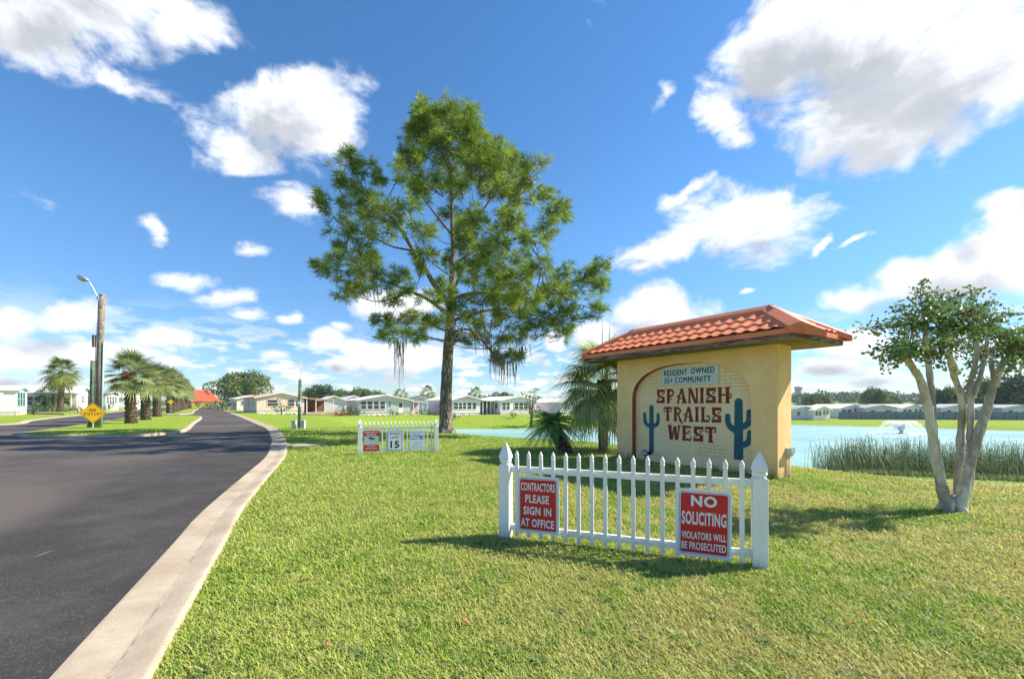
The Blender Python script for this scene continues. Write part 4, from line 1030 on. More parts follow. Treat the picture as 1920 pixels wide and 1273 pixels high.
# ------------------------------------------------------------------ crape myrtle at the right
def build_myrtle():
    rs = random.Random(11); D0 = 5.95
    root = empty('crape_myrtle', (at(1785, 960, D0).x, D0, 0), 0, 'multi-stemmed crape myrtle with pale trunks on the lawn at the far right', 'tree')
    inv = -Vector(root.location); W3 = lambda px, py, dd=0: at(px, py, D0 + dd) + inv
    stems = [([(1780,975),(1773,945),(1759,880),(1749,820),(1740,764),(1725,711),(1706,682),(1690,655)], .080, .042, [0,0,-.02,-.05,-.08,-.12,-.2,-.3]),
             ([(1756,850),(1749,800),(1747,745),(1743,700),(1737,655),(1735,610)], .055, .035, [-.02,.02,.05,.08,.1,.12]),
             ([(1792,970),(1794,940),(1799,877),(1801,820),(1805,764),(1796,726),(1784,690),(1780,650)], .062, .034, [.05,.08,.12,.14,.12,.1,.05,.0]),
             ([(1800,972),(1803,940),(1816,877),(1833,820),(1849,771),(1861,726),(1876,690),(1895,650)], .085, .036, [-.05,-.05,-.06,-.08,-.1,-.12,-.18,-.25]),
             ([(1822,855),(1819,820),(1820,764),(1818,726),(1828,685),(1832,640)], .05, .03, [-.05,.0,.04,.08,.1,.1]),
             ([(1820,750),(1835,715),(1845,675),(1852,630)], .04, .024, [.05,.1,.2,.3]),
             ([(1868,725),(1860,690),(1856,655)], .04, .025, [-.1,0,.1]),
             ([(1805,960),(1822,905),(1825,860),(1832,800)], .03, .02, [.1,.2,.25,.3]),
             ([(1796,700),(1780,660),(1778,620)], .035, .02, [.0,-.15,-.25])]
    mb = MB(); ends = []
    for pl, r0, r1, dd in stems:
        p3 = spl3([W3(x, y, d) for (x, y), d in zip(pl, dd)], 5); k = len(p3)
        rad = [.88 * (r0 + (r1 - r0) * i / (k - 1)) * (1 + .10 * math.sin(i * 1.9 + r0 * 90)) for i in range(k)]
        rad[0] *= 1.25; mb.tube(p3, rad, 14, jit=.04); ends.append(p3[-1])
        for q in range(2):           # knuckles where old branches were cut
            i = rs.randrange(k // 2, k); c = p3[i]; mb.tube([c, c + Vector((rs.uniform(-.06, .06), -.03, .05))], [rad[i] * .8, rad[i] * .45], 8)
    for a in (0.4, 2.2, 3.6, 5.2): mb.tube([Vector((.03 * math.cos(a), .03 * math.sin(a), .22)), Vector((.09 * math.cos(a), .09 * math.sin(a), .06)), Vector((.17 * math.cos(a), .17 * math.sin(a), -.08))], [.05, .06, .05], 8)
    mb.build('trunk', 'myrtlebark', root)
    ends = [W3(1700,668,-.25), W3(1735,612,.1), W3(1795,640,0), W3(1895,650,-.25), W3(1765,672,.3), W3(1852,620,.3), W3(1778,620,-.25), W3(1860,655,.1)]
    tw = MB(); L_ = []
    tips = [(1618,612),(1632,600),(1650,625),(1640,655),(1665,640),(1690,640),(1672,610),(1700,605),(1720,590),(1735,545),(1750,560),(1762,580),(1745,600),(1785,570),(1800,590),(1812,560),(1830,590),(1845,572),(1870,565),(1860,600),(1880,590),(1895,620),(1905,650),(1912,680),(1890,690),(1870,650),(1840,640),(1820,620),(1790,615),(1770,640),(1750,650),(1725,640),(1710,660),(1690,690),(1665,672),(1800,660),(1822,690),(1842,680),(1805,720),(1775,690),(1780,600),(1900,600),(1930,640),(1940,610),(1925,670),(1950,650),(1740,575),(1720,560),(1775,550),(1850,550),(1790,640),(1835,610),(1760,620),(1700,630),(1680,660),(1865,620),(1815,640),(1875,675)]
    for (tx, ty) in tips:
        for rep in range(rs.choice((1, 1, 2))):
            dd = rs.uniform(-.75, .75); q = W3(tx + rs.gauss(0, 12), ty + rs.gauss(0, 10), dd)
            s = min(ends, key=lambda e_: (e_ - q).length + rs.uniform(0, .25)); m_ = s.lerp(q, .5) + Vector((rs.gauss(0, .05), rs.gauss(0, .05), .05 + rs.gauss(0, .04)))
            path = spl3([s, m_, q], 5); tw.tube(path, [.011 * (1 - .75 * i / (len(path) - 1)) + .0015 for i in range(len(path))], 4, False)
            for i, p in enumerate(path[2:]):
                f = (i + 2) / len(path)
                for h in range(int(6 + 8 * f)):
                    L_.append((p + Vector((rs.gauss(0, .055), rs.gauss(0, .055), rs.gauss(0, .05))))[:])
    tw.build('twigs', 'limb', root, False)
    P = np.array(L_); n = len(P)
    d = unit(rng.normal(size=(n, 3)) + np.array([0, 0, .15])); w = unit(np.cross(d, rng.normal(size=(n, 3)))); nr = np.cross(d, w)
    s = rng.uniform(.036, .074, n)[:, None]
    V = np.concatenate([np.stack([P, P + d * s * .35 + w * s * .27 + nr * s * .05, P + d * s * .75 + w * s * .2 + nr * s * .03, P + d * s], 1),
                        np.stack([P, P + d * s, P + d * s * .75 - w * s * .2 + nr * s * .03, P + d * s * .35 - w * s * .27 + nr * s * .05], 1)])
    r_ = rng.random(n); np_mesh('leaves', V, np.concatenate([r_, r_]), 'myrtle', root)
build_myrtle()

# ------------------------------------------------------------------ palms
def frond_fan(rs, az_, el_, pet, blade, nseg, droop, segw, spread=140, V=None, C=None, org=(0, 0, 0)):
    """fan leaf: petiole, then narrow drooping segments"""
    fw = Vector((math.cos(az_) * math.cos(el_), math.sin(az_) * math.cos(el_), math.sin(el_)))
    sd_ = Vector((-math.sin(az_), math.cos(az_), 0)); o = Vector(org); base = o + fw * pet; base.z -= pet * pet * .12 * (1 if el_ < 1 else .3)
    w = .016 + segw * .2
    V.append([o - sd_ * w, o + sd_ * w, base + sd_ * w * .6, base - sd_ * w * .6]); C.append(.55)
    dn = fw.copy(); dn.z -= .35; dn.normalize(); roll = rs.uniform(-.35, .35); nrm = sd_.cross(dn); sd2 = (sd_ * math.cos(roll) + nrm * math.sin(roll)).normalized()
    shade = rs.uniform(.05, .75)
    for i in range(nseg):
        a = math.radians(-spread + 2 * spread * (i + .5) / nseg) * 1.0; d = dn * math.cos(a) + sd2 * math.sin(a); ln = blade * (1 - .32 * (abs(a) / math.pi) ** 1.5) * rs.uniform(.78, 1.1)
        sw = d.cross(nrm).normalized() if d.cross(nrm).length > .01 else sd2; p = base; z = 0; c = min(1, max(0, shade + rs.uniform(-.2, .25)))
        ks = (0, .3, .62, 1.0); ws = (.35, 1.0, .75, .06)
        q = [base + d * ln * k + Vector((0, 0, -1)) * droop * ln * (k ** 2.4) - d * droop * ln * .25 * k ** 3 for k in ks]
        for j in range(3):
            V.append([q[j] - sw * segw * ws[j], q[j] + sw * segw * ws[j], q[j + 1] + sw * segw * ws[j + 1], q[j + 1] - sw * segw * ws[j + 1]]); C.append(min(1, c + (.12 if j == 2 else 0)))
def boots_trunk(mb, pts, rad, n=14, size=.07, step=.16):
    """trunk with cut leaf bases in a spiral"""
    mb.tube(pts, rad, n, jit=.03)
    L_ = sum((pts[i + 1] - pts[i]).length for i in range(len(pts) - 1)); k = int(L_ / step); j = 0
    for i in range(k):
        f = (i + .5) / k; x = f * (len(pts) - 1); a = int(x); p = pts[a].lerp(pts[min(a + 1, len(pts) - 1)], x - a); r = rad[a] + (rad[min(a + 1, len(rad) - 1)] - rad[a]) * (x - a); m_ = max(6, int(2 * math.pi * r / (size * 1.5)))
        for h in range(m_):
            q = 2 * math.pi * (h + .5 * (i % 2)) / m_; o = Vector((math.cos(q), math.sin(q), 0)); t_ = Vector((-o.y, o.x, 0))
            b0 = p + o * r * .93; s = size
            mb.add([b0 - t_ * s * .5 + Vector((0, 0, -s * .4)), b0 + t_ * s * .5 + Vector((0, 0, -s * .4)), b0 + o * s * .55 + t_ * s * .34 + Vector((0, 0, s * .9)), b0 + o * s * .55 - t_ * s * .34 + Vector((0, 0, s * .9)), b0 + Vector((0, 0, s * .8))], [(0, 1, 2, 3), (3, 2, 4), (0, 3, 4), (1, 4, 2)])
def fan_palm(name, loc, rz, label, cat, group, seed, H, r0, crown, nf, nseg, blade, pet, droop, segw, lo=-1.0, hi=1.45, leafmat='palm', boots=(0, 1), trunkmat='boots', lean=(0, 0), skirt=0, fruit=False, bsize=.09, bstep=.17):
    rs = random.Random(seed); root = empty(name, loc, rz, label, cat, group)
    top = Vector((lean[0], lean[1], H)); mid = Vector((lean[0] * .35, lean[1] * .35, H * .5))
    pts = spl3([Vector((0, 0, -.15)), Vector((0, 0, .1)), mid, top], 5); k = len(pts)
    rad = [r0 * (1.18 if i < 2 else 1) * (1 - .12 * i / k) for i in range(k)]
    mb = MB(); ib = int(k * boots[0])
    if boots[0] > 0: mb.tube(pts[:ib + 2], rad[:ib + 2], 14, jit=.02)
    o = None
    if boots[0] > 0: mb.build('trunk', trunkmat, root)
    mb = MB(); boots_trunk(mb, pts[max(0, ib):], [r * (1.0 if boots[0] == 0 else 1.45) for r in rad[max(0, ib):]], size=bsize, step=bstep)
    mb.build('leaf_bases' if boots[0] > 0 else 'trunk', 'boots', root)
    V, C = [], []
    for i in range(nf):
        f = (i + .5) / nf; el_ = hi + (lo - hi) * f ** .85 + rs.uniform(-.12, .12); az_ = i * 2.399963 + rs.uniform(-.3, .3)
        s = rs.uniform(.85, 1.12) * crown
        frond_fan(rs, az_, el_, pet * s, blade * s, nseg, droop * rs.uniform(.7, 1.3) + max(0, .2 - el_) * .25, segw, V=V, C=C, org=top + Vector((0, 0, .05 - .35 * f)))
    np_mesh('fronds', [[p[:] for p in q] for q in V], C, leafmat, root)
    if fruit:
        mb = MB()
        for i in range(60):
            d = Vector((rs.gauss(0, .16), rs.gauss(-.55, .12), rs.gauss(-.25, .16))); mb.tube([top, top + d], [.015, .03], 3)
        mb.build('fruit_stalk', 'orange', root)
    return root
# palm behind the sign wall
fp = fan_palm('fan_palm', (at(1131, 845, 13.6).x, 13.6, th(at(1131, 845, 13.6).x, 13.6)), .4, 'drooping fan palm behind the left end of the entrance sign wall', 'palm', None, 5, 2.25, .165, 1.0, 64, 38, 1.12, .92, .38, .021, -.85, 1.4, 'palm', (.72, 1), 'palmtrunk', (.05, 0), bsize=.10, bstep=.12)
mb = MB()
for dx in (-.02, .12): mb.tube([(dx, 0, 2.0), (dx * 2.2, 0, 4.35 - abs(dx) * 2)], [.03, .006], 5)
mb.build('spear_leaf', 'palmtrunk', fp)
# cycad
def build_cycad():
    rs = random.Random(21); base = at(1060, 852, 13.0); root = empty('sago_cycad', (base.x, 13.0, th(base.x, 13.0)), 0, 'dark green sago cycad with leaning rough trunk by the lake edge', 'cycad')
    top = Vector((-.42, 0, .90)); pts = spl3([Vector((.04, 0, -.12)), Vector((-.02, 0, .1)), Vector((-.2, 0, .50)), top], 4)
    mb = MB(); boots_trunk(mb, pts, [.24] * 3 + [.215] * (len(pts) - 3), 14, .075, .085); mb.build('trunk', 'boots', root)
    V, C = [], []
    for i in range(84):
        f = (i + .5) / 84; el_ = 1.3 - 1.8 * f + rs.uniform(-.1, .1); az_ = i * 2.399963 + rs.uniform(-.2, .2); Ln = rs.uniform(.84, 1.04) * (1.0 if f > .15 else .8)
        fw = Vector((math.cos(az_) * math.cos(el_), math.sin(az_) * math.cos(el_), math.sin(el_))); sd_ = Vector((-math.sin(az_), math.cos(az_), 0)); n = 24; p = top.copy(); pts2 = []; sh = rs.uniform(0, .6)
        for j in range(n + 1):
            t_ = j / n; pts2.append(top + fw * Ln * t_ + Vector((0, 0, -1)) * Ln * .5 * t_ ** 2.2)
        for j in range(n):
            a, b_ = pts2[j], pts2[j + 1]; d = (b_ - a).normalized(); upv = sd_.cross(d); t_ = j / n; ll = .155 * math.sin(math.pi * min(1, .12 + t_ * .95)) ** .5 if t_ < .98 else .05
            V.append([a - upv * .006, a + upv * .006, b_ + upv * .005, b_ - upv * .005]); C.append(.6)
            if j < 2: continue
            for sg in (-1, 1):
                dd = (sd_ * sg * .88 + d * .42 - upv * -.22 * 1).normalized(); w = d * .017
                V.append([a - w, a + w, a + dd * ll + w * .25, a + dd * ll - w * .25]); C.append(min(1, sh + rs.uniform(0, .35)))
    np_mesh('fronds', [[p[:] for p in q] for q in V], C, 'cycad', root)
build_cycad()
# palms along the median
mp = []
for i, (sd2, H) in enumerate(((31, 2.2), (32, 2.2), (33, 2.3))):
    pass
def median_palm(seed, loc, rz, label, H, crown, fruit=False, r0=.33, nf=40, nseg=22):
    return fan_palm('median_palm', loc, rz, label, 'palm', 'palms in a row along the median', seed, H, r0, crown, nf, nseg, .95, .95, .10, .036, -.62, 1.5, 'palm2', (0, 1), 'boots', (-.08, 0), fruit=fruit, bsize=.17, bstep=.21)
p1 = median_palm(31, (-27.5, 30.8, .13), 0, 'median palm nearest the street light, with orange stalks in its crown', 3.65, 1.08, True)
p2 = median_palm(32, (-32.2, 37.5, .13), 1, 'second median palm from the street light, with a shaggy crown', 3.5, 1.1, r0=.34)
p3_ = copy_tree(p1)
p3_.location = (-39.6, 47.6, .13); p3_.rotation_euler.z = 2.2; p3_.scale = (1.15, 1.15, 1.12); p3_['label'] = 'third median palm from the street light, at the far end of the first grass strip'
ords = ['fourth', 'fifth', 'sixth', 'seventh', 'eighth', 'ninth', 'tenth', 'eleventh', 'twelfth']
for i, (d, sc) in enumerate(((66, 1.5), (74, 1.45), (82, 1.55), (90, 1.5), (104, 1.6), (114, 1.55), (126, 1.6), (140, 1.6), (156, 1.6))):
    c = copy_tree(p2 if i % 2 else p1); c.location = (-5.4 - .72 * d, d, .13); c.rotation_euler.z = i * 1.3 + .4; c.scale = (sc * .86, sc * .86, sc * .92)
    c['label'] = 'smaller-looking median palm far down the row, ' + ords[i] + ' from the street light'
# house palms at the left
g0 = th(-79.4, 73); fan_palm('sabal_palm', (at(113, 765, 72).x, 72, 0), 0, 'tall sabal palm with a round crown before the long white porch house', 'palm', None, 41, 7.1, .42, 1.45, 60, 24, 1.25, 1.15, .35, .045, -1.1, 1.4, 'sabal', (0, 1), 'boots', (.25, 0), bsize=.2, bstep=.3)
fan_palm('queen_palm', (at(100, 768, 74).x, 74, 0), 0, 'low drooping palm left of the tall sabal palm', 'palm', None, 42, 3.2, .25, 1.5, 26, 18, 1.1, 1.2, .7, .05, -.6, 1.2, 'sabal', (0, 1), 'boots')

# ------------------------------------------------------------------ broadleaf trees, hedges
def leaf_tree(name, loc, label, cat, group, seed, H, Rx, trunk_h, dens=26, leaf=.42, mat='oak', nb=26, low=.3, scale=1):
    rs = random.Random(seed); root = empty(name, loc, rs.uniform(0, 6), label, cat, group)
    blobs = []
    for i in range(nb):
        a = rs.uniform(0, 2 * math.pi); f = rs.random() ** .6; zf = rs.uniform(low, 1); rr = Rx * math.sqrt(max(.08, 1 - ((zf - .45) / .62) ** 2)) * f
        blobs.append((rr * math.cos(a), rr * math.sin(a), H * zf * .9, Rx * rs.uniform(.20, .34)))
    mb = MB(); mb.tube([Vector((0, 0, -.3)), Vector((rs.uniform(-.2, .2), 0, trunk_h * .6)), Vector((rs.uniform(-.3, .3), 0, trunk_h))], [H * .045, H * .035, H * .03], 8)
    for b_ in blobs[::2]: mb.tube([Vector((0, 0, trunk_h * .9)), Vector((b_[0] * .5, b_[1] * .5, trunk_h + (b_[2] - trunk_h) * .6)), Vector(b_[:3])], [H * .022, H * .014, H * .006], 5)
    mb.build('trunk', 'limb', root)
    P = blob_points(blobs, dens); V = leaf_quads(P, leaf, .1, .7); base = np.array([q[3] for q in blobs])
    # colour varies clump by clump and leaf by leaf
    cl = np.concatenate([np.full(max(3, int(dens * q[3] ** 2)), rs.uniform(.1, .8)) for q in blobs]); c = np.clip(cl + rng.normal(0, .18, len(P)), 0, 1)
    np_mesh('crown', V, c, mat, root); return root
def put(src, loc, label, sc=1, rz=0, group=None):
    c = copy_tree(src); c.location = loc; c.rotation_euler.z = rz; c.scale = (sc, sc, sc) if not hasattr(sc, '__len__') else sc; c['label'] = label
    if group: c['group'] = group
    return c
TG = 'trees beyond the houses'
oakA = leaf_tree('oak_tree', (at(455, 758, 150).x, 150, 1), 'broad spreading oak at the bend, rising behind the salmon-roofed house', 'tree', TG, 51, 11.6, 9.0, 3, 26, .72, 'oak', 60)
oakB = leaf_tree('oak_tree', (at(600, 758, 150).x, 150, 0), 'dark green tree group left behind the grey roofs', 'tree', TG, 52, 8.5, 6.2, 2.5, 30, .68, 'oakdark', 38)
for k, (px, d, sc, dark, lb) in enumerate(((578,150,.80,1,'low dark tree just right of the thin wooden pole'), (625,155,.95,1,'dark round tree above the grey gabled roof'), (645,150,.92,0,'olive tree touching the dark round tree'), (680,150,1.0,0,'pale olive tree above the white sunroom house'), (705,158,.88,0,'brownish olive tree at the right end of the clump'),
        (505,170,.55,0,'small far tree at the right foot of the spreading oak'), (725,170,.55,1,'low far tree left of the first feathery palm'), (775,170,.5,1,'low far tree between the two feathery palms'), (830,170,.6,1,'low far tree directly left of the pine trunk'), (865,170,.7,1,'low dark tree directly right of the pine trunk'), (915,165,.70,1,'low dark tree behind the third feathery palm'),
        (940,160,.82,1,'dark wide tree behind the white carport house'), (965,165,.72,1,'dark tree right of the wide dark tree'), (1000,160,.6,0,'green tree behind the fan palm fronds, left side'), (1035,160,.62,1,'dark tree seen above the cycad'), (1075,165,.62,0,'green tree seen between cycad and fan palm trunk'), (1110,165,.60,1,'dark tree seen just left of the fan palm trunk'))):
    x = (px - CX) / F_PX * d; s = sc * (.92 if not dark else 1.0); put(oakA if not dark else oakB, (x, d, th(x, d) - .3), lb, (s * (.55 if not dark else .9), s * .7, s * (.72 if not dark else 1.0)), k * 1.7)
qp = fan_palm('feather_palm', (at(752, 758, 140).x, 140, th(at(752, 758, 140).x, 140)), 0, 'first feathery palm above the roofs, left of the pine', 'palm', 'feathery palms beyond the roofs', 44, 4.9, .3, 1.7, 24, 14, 1.1, 1.3, .8, .09, -.5, 1.3, 'sabal', (0, 1), 'boots', bsize=.3, bstep=.6)
for px, sc, lb in ((802, 1.1, 'larger feathery palm above the roofs, nearest the pine trunk'), (890, 1.05, 'feathery palm above the roofs right of the pine')):
    x = (px - CX) / F_PX * 140; put(qp, (x, 140, th(x, 140)), lb, sc, px * .1)
bushA = leaf_tree('shrub', (at(528, 774, 69).x, 69, th(at(528, 774, 69).x, 69)), 'spiky bright green shrub before the beige gable wall', 'shrub', 'shrubs by the houses', 61, 2.7, 1.5, .5, 90, .22, 'bush', 16, .2)
bushD = leaf_tree('shrub', (at(640, 776, 75).x, 75, th(at(640, 776, 75).x, 75)), 'dark shrub by the grey side wall, left one', 'shrub', 'shrubs by the houses', 62, 1.7, 1.2, .3, 90, .22, 'oakdark', 14, .2)
bushR = leaf_tree('shrub', (at(636, 776, 70).x, 70, th(at(636, 776, 70).x, 70)), 'low red-orange flower bed between the two middle houses', 'shrub', 'shrubs by the houses', 63, .9, 1.6, .1, 70, .2, 'redbush', 12, .1)
for src, px, py, d, sc, lb in ((bushD, 653, 776, 74, 1.15, 'dark shrub by the grey side wall, right one'), (bushD, 673, 776, 73, .85, 'brownish shrub at the corner of the white sunroom'), (bushD, 736, 779, 71, .7, 'small dark shrub below the mint wall'), (bushD, 852, 779, 71, .7, 'small dark shrub below the gable right of the pine'), (bushA, 962, 777, 73, .62, 'yellow-green shrub before the rightmost white house'),
        (bushD, 793, 777, 77, .7, 'low hedge shrub under the blue-grey side wall'), (bushD, 808, 777, 78, .7, 'low hedge shrub left of the pine trunk'), (bushD, 60, 776, 55, 1.0, 'shrub at the corner of the nearest left house'), (bushA, 146, 771, 68, .7, 'small spiky shrub before the cream gable'), (bushD, 100, 772, 69, .8, 'shrub at the foot of the tall sabal palm'),
        (bushD, 203, 765, 95, 1.1, 'round shrub between the left houses'), (bushA, 132, 771, 69, .55, 'pale shrub beside the porch column'), (bushD, 425, 765, 92, 1.5, 'dark shrub by the kerb before the farther white house'), (bushD, 408, 760, 130, 2.0, 'dark shrub at the bend of the road'), (bushR, 392, 758, 150, 1.8, 'reddish shrub below the orange-red roof'), (bushD, 372, 758, 170, 2.0, 'dark shrub left of the reddish shrub'), (bushA, 417, 762, 110, 1.2, 'bright green shrub beside the farther white house')):
    x = (px - CX) / F_PX * d; put(src, (x, d, th(x, d) - .05), lb, sc, px * .7)
# thin young tree right of the last house
leaf_tree('young_tree', (at(996, 782, 66).x, 66, th(at(996, 782, 66).x, 66)), 'thin young tree on the far bank left of the cycad', 'tree', None, 64, 6.6, 2.0, 2.0, 55, .30, 'oak', 22, .3)

# ------------------------------------------------------------------ reeds
def build_reeds():
    n = 6000; t_ = rng.random(n); x = 17.0 + t_ * 12; sh = np.interp(x, [16, 22, 26, 31, 60], [23.3, 21.2, 20.2, 19.6, 23]); y = sh + rng.normal(.7, .6, n)
    thin = rng.random(n) < np.interp(x, [17.0, 17.5, 18.6, 30], [.15, .5, .8, .8]); x, y, sh = x[thin], y[thin], sh[thin]; n = len(x)
    z = np.maximum(terr(x, y), WZ - .3); h = rng.uniform(.7, 1.85, n) * (1 + .16 * np.sin(x * 3.1)) * .95 + .25; lean = rng.normal(0, .10, (n, 2)); bend = rng.random(n) < .12; lean[bend] *= 4
    V, C = [], []
    for k in range(3):
        f0, f1 = k / 3, (k + 1) / 3
        for_ = lambda f: np.stack([x + lean[:, 0] * h * f ** 1.8, y + lean[:, 1] * h * f ** 1.8, z + h * f * (1 - .12 * f * bend)], 1)
        a, b_ = for_(f0), for_(f1); w0, w1 = .016 * (1 - .55 * f0), .016 * (1 - .55 * f1); s = np.array([1, .25, 0])
        V.append(np.stack([a - s * w0, a + s * w0, b_ + s * w1, b_ - s * w1], 1)); C.append(rng.random(n))
    tip = for_(1.0); hd = rng.random(n) < .4; q = tip[hd]; s = np.array([.022, 0, 0]); u = np.array([0, 0, .09])
    V.append(np.stack([q - s, q - u * .5, q + s, q + u * .5], 1)); C.append(np.full(hd.sum(), .95))
    # low leafy fringe at the foot
    m = 5200; xx = rng.uniform(17.6, 31, m); s2 = np.interp(xx, [16, 22, 26, 31, 60], [23.3, 21.2, 20.2, 19.6, 23]); yy = s2 - rng.uniform(-.1, 1.0, m); zz = terr(xx, yy); hh = rng.uniform(.12, .38, m); aa = rng.uniform(0, 6.28, m)
    b0 = np.stack([xx, yy, zz], 1); dv = np.stack([np.cos(aa) * .16, np.sin(aa) * .16, hh], 1); wv = np.stack([-np.sin(aa), np.cos(aa), aa * 0], 1) * .02
    V.append(np.stack([b0 - wv, b0 + wv, b0 + dv + wv * .3, b0 + dv - wv * .3], 1)); C.append(rng.random(m) * .8 + .2)
    o = np_mesh('reeds', np.concatenate(V), np.concatenate(C), 'reed'); o['kind'] = 'stuff'; o['label'] = 'tall thin reeds growing along the near lake shore'; o['category'] = 'reeds'
build_reeds()
# weeds at the foot of the sign wall
n = 260; u_ = rng.choice([.0, .5, 2.9, 3.35, 3.65, 4.1], n) + rng.normal(0, .13, n); vv = -rng.uniform(.02, .14, n); ux, uy = .561, -.827
bx = WALL.x + ux * u_ + .827 * vv; by = WALL.y + uy * u_ + .561 * vv; a = rng.uniform(0, 6.28, n); b0 = np.stack([bx, by, 0 * bx], 1); hh = rng.uniform(.06, .24, n)
dv = np.stack([np.cos(a) * .06, np.sin(a) * .06, hh], 1); wv = np.stack([-np.sin(a), np.cos(a), 0 * a], 1) * .006
o = np_mesh('weeds', np.stack([b0 - wv, b0 + wv, b0 + dv + wv * .3, b0 + dv - wv * .3], 1), rng.random(n), 'bush'); o['kind'] = 'stuff'; o['label'] = 'tufts of weeds along the foot of the sign wall'; o['category'] = 'weeds'

# ------------------------------------------------------------------ fountain
def build_fountain():
    c = at(1690, 812, 54); root = empty('fountain', (c.x, 54, WZ), 0, 'white fountain spraying in the lake', 'fountain')
    n = 8000; a = rng.uniform(0, 2 * math.pi, n); tt = rng.random(n); v = rng.choice([1.0, .72, .45], n, p=[.6, .2, .2]) * rng.uniform(.92, 1.05, n)
    r = 2.55 * tt * v; z = (5.6 * tt * v - 5.9 * tt * tt * v) * 1.12 * (1.0) + .05; P = np.stack([r * np.cos(a), r * np.sin(a), np.maximum(z, .02)], 1) + rng.normal(0, .035, (n, 3))
    V = leaf_quads(P, .075, .5, .6); np_mesh('spray', V, rng.random(n), 'spray', root)
    n = 2600; tt = rng.random(n) ** .8; a = rng.uniform(0, 2 * math.pi, n); r = (.05 + .95 * tt) * rng.uniform(.2, 1, n) ** .5 * tt; P = np.stack([r * np.cos(a) * 1.0, r * np.sin(a), .05 + tt * 1.45], 1)
    np_mesh('central_jet', leaf_quads(P, .17, .5, .7), rng.random(n), 'spray', root)
    n = 1600; a = rng.uniform(0, 2 * math.pi, n); r = 2.55 + rng.normal(0, .22, n); P = np.stack([r * np.cos(a), r * np.sin(a), 0 * a + .02], 1)
    np_mesh('foam_ring', leaf_quads(P, .12, .0, 1.0), rng.random(n), 'spray', root)
    MB().lathe([(.45, -.1), (.5, .02), (.35, .10), (.1, .13)], 14).build('float', 'black', root)
build_fountain()

